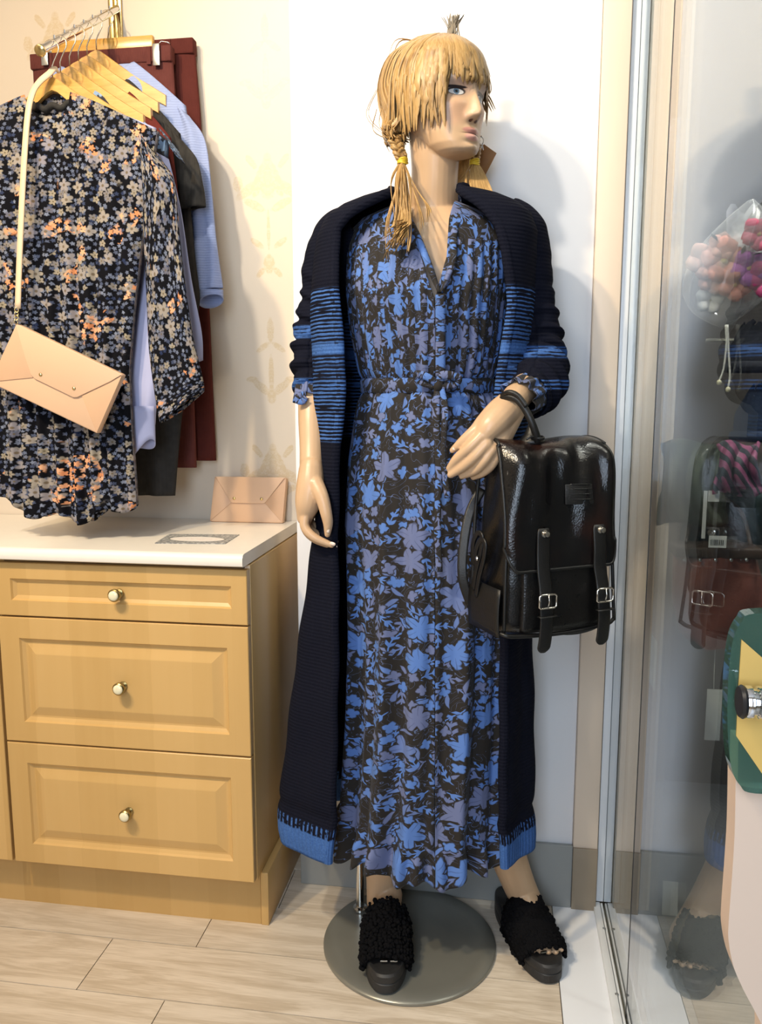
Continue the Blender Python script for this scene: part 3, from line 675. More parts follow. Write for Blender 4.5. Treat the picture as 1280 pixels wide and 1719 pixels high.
DR = [(345, 664, 775, .052), (356, 634, 800, .068), (368, 606, 826, .080), (385, 590, 850, .092), (415, 584, 856, .108), (470, 582, 854, .132), (500, 583, 852, .140), (560, 590, 846, .128), (610, 600, 836, .115), (648, 606, 830, .108),
      (700, 596, 838, .116), (780, 586, 850, .128), (900, 580, 856, .136), (1000, 584, 852, .138), (1100, 588, 848, .140), (1250, 586, 846, .142), (1400, 578, 840, .144), (1440, 576, 836, .145), (1484, 570, 838, .150)]
dress, DP = sheet(DR, 420, dedge, dripple, 'dress', M['dress'], man)
# pintucks on the bodice swallow strips of the print
zt_, zb_t = float(PX(720, 418)[2]), float(PX(720, 634)[2]); ul = dress.data.uv_layers[0].data
for pg in dress.data.polygons:
    zc = sum(dress.data.vertices[i].co.z for i in pg.vertices)/len(pg.vertices)
    if zb_t < zc < zt_:
        us = [ul[i].uv[0] for i in pg.loop_indices]; k = math.floor(sum(us)/len(us)/.0115)
        for i in pg.loop_indices: ul[i].uv[0] += k*.0173
# uneven frill hem
hz = DP[-1][0][2]
for v in dress.data.vertices:
    if v.co.z < hz+.055:
        w = (hz+.055-v.co.z)/.055; v.co.z += w*(.009*math.sin(v.co.x*62+v.co.y*20)+.006*math.sin(v.co.x*25+1))
solid(dress, .0012, 0); bake(dress)
# stand collar: two frilled ribbons beside the opening that meet behind the neck
for sg, pts in ((-1, [(740, 492, 1.468), (722, 440, 1.487), (704, 396, 1.512), (692, 372, 1.545), (684, 352, 1.575), (682, 340, 1.61), (690, 330, 1.645), (715, 325, 1.668), (728, 324, 1.670)]), (1, [(740, 492, 1.468), (757, 440, 1.484), (758, 398, 1.510), (764, 368, 1.540), (770, 350, 1.575), (774, 338, 1.61), (766, 329, 1.645), (742, 325, 1.668), (728, 324, 1.670)])):
    c = spline([PX(*p) for p in pts], 14); P, U = [], []; n = len(c)
    for i, p in enumerate(c):
        t_ = c[min(i+1, n-1)]-c[max(i-1, 0)]; t_ /= np.linalg.norm(t_)
        w = np.interp(i/n, [0, .1, .45, .6, 1], [.004, .011, .014, .020, .020]); row, ur = [], []
        out = np.array([sg*.72, -.35, -.35]) if i/n < .5 else np.array([sg*.25, 0, -1.0]); out = out - t_*(out@t_); out /= np.linalg.norm(out)
        for j in range(7):
            f = j/6; row.append(p + out*w*(f-.15) + np.array([0, -1, .2])*(.0045*math.sin(f*PI)+.003*f*math.sin(i*.9)) + np.array([0, -.003, 0])); ur.append((i*.004+sg*.3, f*w+.3*sg))
        P.append(row); U.append(ur)
    o = MB().grid(P, uv=U).build('collar', M['dress'], dress, smooth='all'); solid(o, .0016, 1); bake(o)
# front placket below the opening and tie belt
def ribbon(pts, w, name, parent, mat, nrm=(0, -1, 0), th=.0016, wave=0.0, side=(1, 0, 0), u0=0.0):
    c = spline(pts, 8); P, U = [], []; n = len(c); nrm = np.array(nrm, float)
    for i, p in enumerate(c):
        t_ = c[min(i+1, n-1)]-c[max(i-1, 0)]; t_ /= np.linalg.norm(t_); s_ = np.cross(t_, nrm); s_ /= np.linalg.norm(s_)
        ww = w(i/(n-1)) if callable(w) else w
        P.append([p + s_*ww*(f-.5) + nrm*(wave*math.sin(i*.8)+ww*.12*math.sin(f*PI)) for f in (0, .25, .5, .75, 1)]); U.append([(u0+f*ww, i*.01) for f in (0, .25, .5, .75, 1)])
    o = MB().grid(P, uv=U).build(name, mat, parent, smooth='all'); solid(o, th, 0); bake(o); return o
ribbon([PX(740, y, np.interp(y, [497, 560, 636], [1.458, 1.474, 1.488])) for y in (494, 520, 560, 600, 632)], .017, 'placket', dress, M['dress'], th=.003)
P, U = [], []
for y in (636, 640, 648, 656, 660):
    L, R_ = np.interp(y, [r[0] for r in DR], [r[1] for r in DR]), np.interp(y, [r[0] for r in DR], [r[2] for r in DR]); c = PX((L+R_)/2, y); rx = (R_-L)/2/PXM(y); e = {636: -.0035, 660: -.0035}.get(y, .0005)
    P.append([(c[0]+(rx+e)*math.sin(q), c[1]-(.108+e)*math.cos(q), c[2]) for q in np.linspace(0, 2*PI, 97)]); U.append([(q*.15, c[2]*1.0+.37) for q in np.linspace(0, 2*PI, 97)])
o = MB().grid(P, uv=U).build('belt', M['dress'], dress, smooth='all')
yb = 1.492
MB().lathe([(.001, -.012), (.008, -.010), (.0105, -.002), (.0100, .004), (.006, .010), (.001, .011)], tuple(PX(736, 647, yb-.006)), n=14).build('bow_knot', M['dress'], dress, smooth='all')
ribbon([PX(736, 646, yb-.010), PX(718, 633, yb-.016), PX(700, 628, yb-.012), PX(706, 640, yb-.008), PX(730, 648, yb-.010)], .013, 'bow_loop', dress, M['dress'], u0=.2)
ribbon([PX(738, 646, yb-.010), PX(744, 630, yb-.016), PX(768, 634, yb-.012), PX(764, 644, yb-.008), PX(742, 648, yb-.010)], .015, 'bow_loop', dress, M['dress'], u0=.5)
ribbon([PX(735, 650, yb-.008), PX(733, 700, yb-.022), PX(737, 790, yb-.035), PX(735, 880, yb-.042), PX(738, 960, yb-.046)], .012, 'tie_end', dress, M['dress'], wave=.001, u0=.8)
ribbon([PX(741, 650, yb-.008), PX(748, 690, yb-.020), PX(744, 760, yb-.032), PX(752, 836, yb-.040)], .011, 'tie_end', dress, M['dress'], wave=.001, u0=1.1)
# ---------------------------------------------------------------- cardigan
CD = [(331, 652, 792, .068), (336, 634, 812, .082), (344, 603, 842, .095), (356, 572, 868, .108), (372, 550, 886, .118), (400, 538, 897, .128), (440, 531, 897, .140), (480, 527, 892, .152), (600, 529, 886, .158), (745, 536, 876, .160), (900, 534, 874, .162), (1000, 522, 876, .162), (1100, 510, 880, .163), (1280, 491, 882, .163), (1400, 478, 882, .163), (1440, 479, 882, .163), (1462, 484, 880, .160)]
def cedge(y):
    xl = np.interp(y, [331, 345, 356, 372, 395, 440, 600, 650, 745, 900, 1100, 1400, 1458], [668, 652, 632, 606, 586, 583, 594, 598, 588, 583, 584, 580, 576])
    xr = np.interp(y, [331, 345, 356, 372, 400, 440, 480, 520, 600, 650, 745, 900, 1100, 1400, 1458], [772, 784, 798, 814, 832, 842, 848, 850, 840, 832, 822, 838, 838, 836, 838])
    return xr, xl
def cripple(q, y):
    sk = float(smoothstep(650, 1300, y)); a = abs(((q+PI) % (2*PI))-PI)
    d = (.002+.006*sk)*math.sin(q*7+1.1+y*.0015) + .0015*math.sin(y*.045+q*3)
    d += .002*math.sin(q*15+y*.004)*sk - .004*math.exp(-((y-1388)/10)**2) + .003*float(smoothstep(1395, 1420, y))
    return d
card, CP = sheet(CD, 220, cedge, cripple, 'cardigan', M['knit'], man, uscale=.17, yoff=-.004, pw=2.25, back=.86)
# back hem dips a little at the picture-left corner
zc0 = CP[-1][0][2]
solid(card, .007, 1); bake(card)
# rolled shawl edge along both fronts and around the neck
def edge_roll(j):
    pts = [np.array(r[j]) for r in CP]; return pts
left = edge_roll(-1); right = edge_roll(0)
top = CP[0]; nk = [np.array(p) + np.array([0, 0, .004]) for p in top]
path = left[::-1][:-1] + nk[::-1] + right[1:]
path = path[::3]
def roll(path):
    P, U = [], []; n = len(path); s_ = 0
    for i, p in enumerate(path):
        t_ = path[min(i+1, n-1)]-path[max(i-1, 0)]; t_ /= np.linalg.norm(t_)
        a = np.array([0, -1., 0]); a = a - t_*(a@t_)
        if np.linalg.norm(a) < .3: a = np.array([0, 0, 1.]) - t_*t_[2]
        a /= np.linalg.norm(a); b = np.cross(t_, a); r = .0095
        s_ += 0 if i == 0 else np.linalg.norm(path[i]-path[i-1])
        P.append([p + math.cos(q)*a*r*.75 + math.sin(q)*b*r for q in np.linspace(0, 2*PI, 13)]); U.append([(q*.01+.4, s_) for q in np.linspace(0, 2*PI, 13)])
    return MB().grid(P, uv=U)
roll(path).build('front_band', M['knit'], card, smooth='all')
def sleeve(pts, rs, name, mat, ruche, n=40, sub=22, amp=.0052, seed=1):
    c = np.array(spline([np.r_[p, r] for p, r in zip(pts, rs)], sub)); m = len(c); P, U = [], []; rn = random.Random(seed); prev = None
    ph = [rn.uniform(0, 6) for _ in range(4)]; acc = 0
    for i in range(m):
        t_ = c[min(i+1, m-1), :3]-c[max(i-1, 0), :3]; t_ /= np.linalg.norm(t_)
        a = np.array([0, -1., 0]) if prev is None else prev
        a = a - t_*(a@t_); a /= np.linalg.norm(a); prev = a; b = np.cross(t_, a); f = i/(m-1)
        acc += np.linalg.norm(c[i, :3]-c[max(i-1, 0), :3]); row, ur = [], []
        rz = ruche(f)
        for j in range(n+1):
            q = 2*PI*j/n
            d = rz*amp*(math.sin(acc*165+1.2*math.sin(q+ph[0])+.8*math.sin(2*q+ph[1]))*1.0 + .5*math.sin(acc*290+1.5*math.sin(q*2+ph[2]))) + .002*math.sin(3*q+acc*20)
            row.append(c[i, :3] + (c[i, 3]+d)*(math.cos(q)*a+math.sin(q)*b)); ur.append((q*.05, acc))
        P.append(row); U.append(ur)
    o = MB().grid(P, uv=U).build(name, mat, card, smooth='all'); solid(o, .004, -1); bake(o); return o
sleeve([PX(600, 388, 1.62), PX(572, 402, 1.622), PX(552, 450, 1.625), PX(545, 500, 1.628), PX(535, 555, 1.625), PX(528, 610, 1.600), PX(526, 650, 1.575), PX(525, 666, 1.562)],
       [.052, .056, .053, .046, .047, .044, .038, .033], 'sleeve', M['knit_l'], lambda f: np.interp(f, [0, .3, .55, 1], [.05, .15, .9, 1]))
sleeve([PX(838, 372, 1.62), PX(868, 396, 1.62), PX(884, 440, 1.622), PX(890, 500, 1.622), PX(898, 560, 1.615), PX(903, 600, 1.595), PX(905, 632, 1.555), PX(897, 655, 1.505), PX(886, 666, 1.472)],
       [.050, .056, .049, .048, .050, .051, .050, .044, .039], 'sleeve', M['knit_r'], lambda f: np.interp(f, [0, .3, .55, .85, 1], [.05, .15, .8, 1, .6]), seed=4)
# dress cuffs peeking out of the sleeves
def cuff(c0, c1, r0, r1, seed):
    c0, c1 = np.array(c0), np.array(c1); t_ = c1-c0; L = np.linalg.norm(t_); t_ /= L; a = np.array([0, -1., 0]); a = a-t_*(a@t_); a /= np.linalg.norm(a); b = np.cross(t_, a); P, U = [], []
    for i in range(9):
        f = i/8; r = r0+(r1-r0)*f; P.append([c0+t_*L*f + (r+.004*f*math.sin(q*9+seed)+.0015*math.sin(q*17))*(math.cos(q)*a+math.sin(q)*b) for q in np.linspace(0, 2*PI, 73)]); U.append([(q*.035+seed, f*L+seed) for q in np.linspace(0, 2*PI, 73)])
    o = MB().grid(P, uv=U).build('dress_cuff', M['dress'], dress, smooth='all'); solid(o, .001, 0); bake(o)
cuff(PX(893, 658, 1.495), PX(868, 672, 1.420), .036, .033, 3)
cuff(PX(526, 645, 1.578), PX(524, 674, 1.558), .035, .034, 7)
ribbon([PX(514, 662, 1.522), PX(503, 664, 1.518), PX(500, 672, 1.518), PX(508, 674, 1.518), PX(514, 666, 1.520)], .012, 'cuff_bow', dress, M['dress'], u0=.1)
# ================================================================ wig
def mat_hair():
    t = NT('honey_blonde_hair'); uv = t.sep(t.uv()); p = t.geo()
    k = t.node('TexWhiteNoise', noise_dimensions='1D'); t.put(k.inputs['W'], t.math('FLOOR', uv[0]))
    st = t.noise(t.comb(t.math('MULTIPLY', uv[0], 14), t.math('MULTIPLY', uv[1], 1.2), 0), 2.0, 3, .6)
    c = t.mix(k.outputs[0], (0.255, 0.135, 0.040), (0.43, 0.255, 0.088)); c = t.mix(t.step(.35, .7, st), c, (0.50, 0.325, 0.135)); c = t.mix(t.math('MULTIPLY', t.step(.5, .75, t.noise(p, 30, 2)), .65), c, (0.14, 0.068, 0.02))
    return t.bsdf(c, 0.38, 0, 0.45, t.bump(st, .3, .001))
M['hair'] = mat_hair(); M['hairgrey'] = plain('ash_hair_tuft', (0.20, 0.165, 0.12), 0.5, var=.3); M['elastic'] = plain('yellow_elastic', (0.72, 0.50, 0.03), 0.5)
wig = MB(); rh = random.Random(11)
HO = np.array([0, 0, 0.028])                 # centre of the skull above eye level
def sk(az, el, g=1.0):
    "point on the hair surface; az 0 = face, + towards her left (picture right); el elevation"
    ce, se = math.cos(el), math.sin(el); f = .101 if math.cos(az) > 0 else .121
    wz = ((az+PI) % (2*PI))-PI; g = g*(1 + .13*math.exp(-((wz+2.0)/.55)**2-((el-.72)/.38)**2) + .10*math.exp(-((wz+2.15)/.6)**2-((el+.10)/.35)**2) - .03*math.exp(-((wz+2.1)/.5)**2-((el-.28)/.16)**2))
    l = .080*math.sin(az)*ce; ff = f*math.cos(az)*ce - .006; h = .086*se if se > 0 else .100*se
    return hp(l*g, ff*g, .030+h*g)
def strand(pts, w, th=.35, n=6, sub=5, tip=.25, k=None, swell=1.0):
    c = spline(pts, sub); m = len(c); b0 = len(wig.v); prev = None; P, U = [], []; kk = rh.randrange(900) if k is None else k
    L = 0
    ctr = HC + np.array([0, 0, .03])
    for i, p in enumerate(c):
        t_ = c[min(i+1, m-1)]-c[max(i-1, 0)]; t_ /= np.linalg.norm(t_)+1e-9; a = p-ctr; a = a-t_*(a@t_); a /= np.linalg.norm(a)+1e-9; b = np.cross(t_, a)
        f = i/(m-1); r = w*(tip+(1-tip)*math.sin(PI*min(1, .18+f*.82))**.6*swell); L += np.linalg.norm(p-c[max(0, i-1)])
        P.append([p + r*(math.cos(q)*b + th*math.sin(q)*a) for q in [2*PI*j/n for j in range(n+1)]]); U.append([(kk+j/n*.98+.01, L*30) for j in range(n+1)])
    wig.grid(P, uv=U)
D = math.radians
# cap
P, U = [], []
for i in range(25):
    el = D(90 - i*5.0)
    row, ur = [], []
    for j in range(61):
        az = 2*PI*j/60-PI; aa = abs(az); lim = np.interp(aa, [0, .6, 1.1, 1.6, 2.2, PI], [D(18), D(14), D(-12), D(-30), D(-44), D(-46)]); e = max(el, lim)
        row.append(sk(az, e, .965 + .012*math.sin(az*9+i*.3))); ur.append((j*.7, i*.5))
    P.append(row); U.append(ur)
wig.grid(P, uv=U)
# crown to fringe
for i in range(230):
    az = -1.15 + 2.35*i/229 + rh.uniform(-.08, .08); g = 1+rh.uniform(-.012, .03); el_end = rh.uniform(-.10, .12) - (.06 if az < -.5 else 0)
    a0 = az*.55 + rh.uniform(-.12, .12)
    pts = [sk(a0*.3, D(88), g*.985), sk(a0*.8, D(64), g), sk(az*.95, D(42), g*1.01), sk(az, D(24), g*1.01)]
    e = sk(az*1.05, el_end, g*1.01); e = e + HF*rh.uniform(-.004, .004) + HL*rh.uniform(-.005, .005); pts.append(e)
    if az < -.66:
        pts.append(e - HU*rh.uniform(.015, .030) - HL*.002); pts.append(e - HU*rh.uniform(.040, .062) + HL*rh.uniform(-.004, .006) - HF*.004)
    elif rh.random() < .4: pts.append(e - HU*rh.uniform(.006, .018) + HL*rh.uniform(-.006, .006) - HF*.003)
    strand(pts, rh.uniform(.005, .0095), th=.22, tip=.10)
# longer locks framing her left cheek (picture right), with a flick
for i in range(26):
    az = rh.uniform(.95, 1.5); g = 1+rh.uniform(0, .04); ln = rh.uniform(.03, .075)
    pts = [sk(az*.4, D(80), g), sk(az*.8, D(50), g), sk(az, D(22), g*1.01), sk(az, D(2), g*1.03)]; e = pts[-1]
    if i % 4 == 0: pts += [e + HL*.012 - HU*.012 + HF*.002, e + HL*.026 - HU*.03 + HF*.004]
    else: pts += [e - HU*ln*.5 + HL*.003, e - HU*ln - HL*.010 + HF*.010]
    strand(pts, rh.uniform(.004, .008), th=.25, tip=.10)
# side curtain on her right cheek (picture left of the face)
for i in range(95):
    az = -rh.uniform(.74, 1.85); g = 1+rh.uniform(-.01, .035); ln = rh.uniform(.04, .105)
    pts = [sk(az*.3, D(84), g), sk(az*.75, D(58), g), sk(az*.95, D(30), g*1.01), sk(az, D(5), g*1.01)]; e = pts[-1]
    pts += [e - HU*ln*.5 - HL*.003, e - HU*ln + HL*rh.uniform(-.002, .012) + HF*rh.uniform(-.012, .004)]
    strand(pts, rh.uniform(.005, .010), th=.22, tip=.10)
BL = PX(664, 236, 1.555); BR = PX(797, 250, 1.62)        # where the braids start
# back hair gathered towards the braid at picture left
for i in range(300):
    az = -rh.uniform(1.25, 3.1); g = 1+rh.uniform(-.015, .03); bul = rh.uniform(.99, 1.03)
    pts = [sk(az*.25, D(85), g), sk(az*.7, D(62), g*1.01), sk(az*.92, D(35), g*bul), sk(az, D(5), g*bul), sk(az*.99, D(-22), g*bul*.99)]
    e = BL + np.array([rh.gauss(.004, .009), rh.gauss(.012, .014), rh.uniform(-.006, .034)]); q = (pts[-1]+e)/2 - HF*.012 - HU*rh.uniform(.004, .016); pts += [q, e]
    strand(pts, rh.uniform(.005, .011), th=.25)
for i in range(90):
    az = rh.uniform(1.35, 3.1); g = 1+rh.uniform(-.01, .04)
    pts = [sk(az*.25, D(85), g), sk(az*.7, D(62), g), sk(az*.92, D(35), g), sk(az, D(5), g), sk(az, D(-24), g*.99)]
    e = BR + np.array([rh.gauss(0, .006), rh.gauss(0, .006), rh.uniform(0, .02)]); pts += [(pts[-1]+e)/2 - HU*.01, e]
    strand(pts, rh.uniform(.005, .010), th=.25)
# loose loops bulging at the back of the head
for (x0, y0, x1, y1, x2, y2) in ((700, 66, 664, 66, 648, 118), (640, 150, 626, 195, 660, 232), (636, 185, 632, 222, 668, 240), (700, 66, 690, 80, 698, 150), (690, 70, 684, 100, 688, 170)):
    for k in range(2):
        o = np.array([rh.gauss(0, .004), rh.gauss(0, .006), rh.gauss(0, .004)]); strand([PX(x0, y0, 1.575)+o, PX(x1, y1, 1.565)+o*1.3, PX(x2, y2, 1.565)+o], rh.uniform(.0015, .003), tip=.3)
# short braids: plump crossing bumps
def braid(a, b, r):
    for k in range(3):
        pts = []
        for i in range(15):
            f = i/14; ph = f*PI*2.6+k*2*PI/3; w = r*(1-.35*f); pts.append(a+(b-a)*f + np.array([1, 0, 0])*w*math.sin(ph) + np.array([0, 1, 0])*w*.7*math.sin(2*ph))
        for q in range(5): 
            o = np.array([rh.gauss(0, r*.16) for _ in range(3)]); strand([p+o for p in pts], r*.34, th=.8, sub=3, tip=.7)
EL = PX(676, 271, 1.540); ER = PX(797, 273, 1.60)
braid(BL, EL, .0115); braid(BR+np.array([0, 0, .005]), ER, .0085)
# tails under the elastics
for i in range(46):
    s_ = rh.gauss(0, 1); ln = rh.uniform(.5, 1.0); x1 = 676 + s_*11 + 6*ln; tx = 676+s_*9+rh.uniform(-12, 12); 
    strand([EL+np.array([s_*.0018, rh.gauss(0, .002), 0]), PX(676+s_*9, 310, 1.510)+np.array([0, rh.gauss(0, .004), 0]), PX(tx+2, 271+60+90*ln*.7, 1.470), PX(672+s_*8+(tx-676)*.8-8*ln, 271+30+135*ln, 1.452)], rh.uniform(.0018, .0042), tip=.12)
for (x, y) in ((706, 395), (718, 372), (650, 437), (652, 425)):
    for k in range(3): strand([EL, PX((676+x)/2+3, 318, 1.505), PX(x-2+k*2, (y+318)/2, 1.475), PX(x+k*3, y-k*7, 1.455)], .0028, tip=.1)
for i in range(26):
    s_ = rh.gauss(0, 1); strand([ER+np.array([s_*.0015, rh.gauss(0, .002), 0]), PX(799+s_*6, 292, 1.585), PX(802+s_*9+4, 320, 1.565), PX(806+s_*10+4, 334+rh.uniform(-8, 6), 1.55)], rh.uniform(.002, .004), tip=.15)
for i in range(24):                           # curls behind the neck at picture right
    x = 768+rh.uniform(0, 20); strand([PX(x, 262, 1.66), PX(x+rh.uniform(-6, 10), 285, 1.655), PX(x+rh.uniform(-14, 8), 305, 1.65), PX(x+rh.uniform(-8, 8), 322, 1.65)], .0035)
hair = wig.build('hair', M['hair'], man, smooth='all')
for c, ax in ((EL, -.012), (ER, 0)):
    mb = MB()
    for k in range(4):
        z = (k-1.5)*.0026; mb.tube([c+np.array([.0085*math.cos(q), .0085*math.sin(q), z+.001*math.sin(q*2+k)]) for q in np.linspace(0, 2*PI, 21)], .0017, 6, cap=False)
    mb.build('hair_elastic', M['elastic'], hair, smooth='all')
# ash tuft sticking up behind the crown
wig = MB(); base = PX(758, 52, 1.60)
for i in range(40):
    dx = rh.gauss(0, 7); strand([base+np.array([rh.gauss(0, .006), rh.gauss(0, .005), -.012]), PX(762+dx*.6, 40, 1.6), PX(765+dx*1.1, 25+rh.uniform(-3, 9), 1.6)], rh.uniform(.0015, .003), tip=.3)
wig.build('hair_tuft', M['hairgrey'], man, smooth='all')
# hang tag at the neck on a white cord
M['kraft'] = plain('brown_kraft_card', (0.29, 0.135, 0.04), 0.6, var=.12, nscale=60); M['cord'] = plain('white_cotton_cord', (0.85, 0.83, 0.80), 0.7)
tg = empty('hang_tag', tuple(PX(808, 275, 1.705)), 'brown card hang tag on white cord behind the mannequin neck', 'tag')
q = [PX(798, 300, 1.712), PX(786, 262, 1.710), PX(813, 242, 1.706), PX(834, 257, 1.704), PX(812, 300, 1.708)]
MB().prism(q, (0.0003, .0012, 0)).build('card', M['kraft'], tg)
def cordloop(pts, r, name, mat, par): return MB().tube(spline(pts, 6), r, 6).build(name, mat, par, smooth='all')
cordloop([PX(806, 228, 1.640), PX(812, 234, 1.645), PX(809, 246, 1.650), PX(805, 256, 1.650), PX(803, 248, 1.648), PX(809, 243, 1.650), PX(812, 252, 1.650)], .0011, 'cord', M['cord'], tg)
# ================================================================ black leather backpack hanging from the wrist
def mat_leather(name, c0, c1, rough, bscale=330, bs=.30):
    t = NT(name); p = t.geo(); n = t.voronoi(p, bscale, '3D').outputs['Distance']; w = t.noise(p, 9, 2, .5, 1.0); f = t.noise(p, 60, 2)
    c = t.mix(t.step(.45, .75, t.noise(p, 7, 2)), c0, c1)
    h = t.math('ADD', t.math('MULTIPLY', n, .16), t.math('ADD', t.math('MULTIPLY', w, 1.3), t.math('MULTIPLY', f, .12)))
    return t.bsdf(c, t.math('ADD', rough, t.math('MULTIPLY', f, .12)), 0, .45, t.bump(h, bs, .005))
M['leather'] = mat_leather('black_pebbled_leather', (.004, .004, .0042), (.008, .006, .005), .24); M['leather2'] = mat_leather('black_strap_leather', (.005, .005, .005), (.008, .008, .008), .4, 300, .2)
M['flap'] = mat_leather('black_flap_brown_reflection', (.004, .004, .0045), (.030, .010, .006), .17)  # brown patches put a reflection into the black leather's colour
M['nickel'] = plain('polished_nickel', (.75, .72, .66), .15, 1.0)
BA = math.radians(31); BT = np.array([math.cos(BA), math.sin(BA), 0]); BN = np.array([math.sin(BA), -math.cos(BA), 0])
B0 = PX(847, 1075, 1.300)                     # lower front corner at picture left
BW, BH, BD = .222, .372, .110; ZS = .845
LEAN = .06
def bp(u, d, z): return B0 + BT*((.3+(u-.3)*(1-.12*z/BH))*BW + .004*z/BH) - BN*(d*BD) + np.array([0, 0, z*ZS]) + BN*(-.012*z/BH)
bag = empty('backpack', tuple(bp(.5, .5, 0)), 'black leather backpack with flap and two buckled straps hanging from mannequin wrist', 'backpack')
P, U = [], []
nu = 72
for i in range(45):
    f = i/44; z = BH*f; row, ur = [], []
    wsc = np.interp(f, [0, .06, .3, .75, .93, 1], [.93, .985, 1.03, 1.0, .955, .90]); dsc = np.interp(f, [0, .05, .25, .6, .85, .95, 1], [.90, 1.04, 1.12, 1.05, .86, .70, .45])
    for j in range(nu):
        q = 2*PI*j/nu; c_, s_ = math.cos(q), math.sin(q); n = 5.0; rr = (abs(c_)**n+abs(s_)**n)**(-1/n)
        uu = .5+.5*wsc*c_*rr; dd = .5-.5*dsc*s_*rr
        fold = .05*math.sin(f*17+2*math.sin(q*2))*max(0, 1-abs(abs(c_)-1)*6)         # gusset folds
        if abs(c_) > .9: dd += 0
        uu += -math.copysign(.035*math.cos((dd-.5)*PI)*math.sin(PI*min(1, f*1.05)), c_)*(1 if abs(c_*rr) > .9 else 0) + fold*.25
        zz = z + .010*math.sin(q*3+1)*(1-f) - .012*(1-f)**6*0 + .006*math.sin(uu*9)*(f > .97)
        row.append(bp(uu, dd, zz))
    P.append(row)
mb = MB().grid(P, True); mb.f += [list(range(nu))[::-1], [44*nu+k for k in range(nu)]]; mb.mi += [0, 0]; mb.uv += [[(0, 0)]*nu]*2
bb = mb.build('body', M['leather'], bag, smooth='all')
# base binding and side seam piping
def bpath(pts, n=6): return spline([bp(*p) for p in pts], n)
MB().tube(bpath([(-.02, 1.0, .03), (-.035, .6, .016), (-.02, .02, .012), (.1, -.045, .006), (.5, -.06, .002), (.9, -.045, .008), (1.01, .02, .014)]), .0035, 8).build('piping', M['leather2'], bb, smooth='all')
for u_ in (-.004, 1.004):
    MB().tube(bpath([(u_+.004, .01, .012), (u_-.01, -.02, .09), (u_-.008, -.01, .19), (u_, .02, .27), (u_+.01, .08, .33)]), .0030, 8).build('piping', M['leather2'], bb, smooth='all')
MB().tube(bpath([(-.012, .97, .02), (-.012, .98, .12), (-.008, .97, .24), (.0, .9, .33)]), .0030, 8).build('piping', M['leather2'], bb, smooth='all')
# corner reinforcement on the gusset
o = MB().grid([[bp(-.012-.012*math.sin(PI*f), d, z0*(1-f)+.004) + BT*-.006 for d in np.linspace(.02, .95, 9)] for f, z0 in [(k/6, .095) for k in range(7)]]).build('corner_patch', M['leather2'], bb, smooth='all'); solid(o, .002, 0); bake(o)
# front pocket panel below the flap
P = []
for i in range(15):
    f = i/14; row = []
    for j in range(25):
        g = j/24; b_ = (math.sin(PI*g)**.35)*(math.sin(PI*min(1, .08+f*.85))**.4)
        row.append(bp(.12+.76*g, -.03-.11*b_*(1-.3*f), .012+.165*f))
    P.append(row)
o = MB().grid(P).build('front_pocket', M['leather'], bag, smooth='all'); solid(o, .002, 0); bake(o)
# flap: starts behind the top edge, rolls over and drapes down the front
prof = [(1.02, .305), (1.00, .345), (.90, .372), (.70, .3835), (.45, .386), (.25, .380), (.10, .366), (.0, .342), (-.055, .30), (-.085, .25), (-.10, .20), (-.115, .165), (-.12, .135)]
prof = [tuple(p) for p in spline([(a, b, 0) for a, b in prof], 5)]
P, U = [], []; m = len(prof)
for i, (d, z, _) in enumerate(prof):
    f = i/(m-1); row, ur = [], []
    cut = 0 if f < .86 else ((f-.86)/.14)
    for j in range(49):
        g = j/48; e = abs(g-.5)*2
        wid = np.interp(f, [0, .3, .55, 1], [.96, 1.02, 1.06, 1.06]); uu = .5+(g-.5)*wid
        zz = z
        cr = max(0, e-.80)/.20
        dd = d
        # rounded lower corners
        if cut > 0: zz += cut*.045*cr**2.2
        dd += .12*cr**2*(1 if f > .45 else .5)
        # soft creases
        w = math.sin(PI*min(1, max(0, (f-.2)/.75)))
        dd += w*(.060*math.sin(g*8.0+f*5)+.045*math.sin(g*15-f*9+1)+.02*math.sin(g*29+f*13)); zz += .004*math.sin(g*7+2)*(f > .12)*(f < .6)
        row.append(bp(uu, dd, zz)); ur.append((g, f))
    P.append(row); U.append(ur)
fl = MB().grid(P, uv=U).build('flap', M['flap'], bag, smooth='all'); solid(fl, .0032, 0); bake(fl)
edge = [r[0] for r in P[12:]] + P[-1][1:-1] + [r[-1] for r in P[12:]][::-1]
MB().tube(edge, .0032, 8).build('piping', M['leather2'], fl, smooth='all')
FS = lambda g, f: np.array(P[min(m-1, int(round(f*(m-1))))][int(round(g*48))])
# embossed plate patch
c = [FS(.53, .66), FS(.76, .66), FS(.76, .735), FS(.53, .735)]; MB().prism([p+BN*.002 for p in c], BN*.0022).build('patch', M['leather2'], fl, bevel=.001)
for k in range(4):
    f = .668+.017*k; a, b = FS(.56, f)+BN*.0048, FS(.73, f)+BN*.0048
    MB().tube([a+(b-a)*t_ for t_ in np.linspace(0, 1, 8)], .0009, 6).build('patch_ridge', M['leather'], fl, smooth='all')
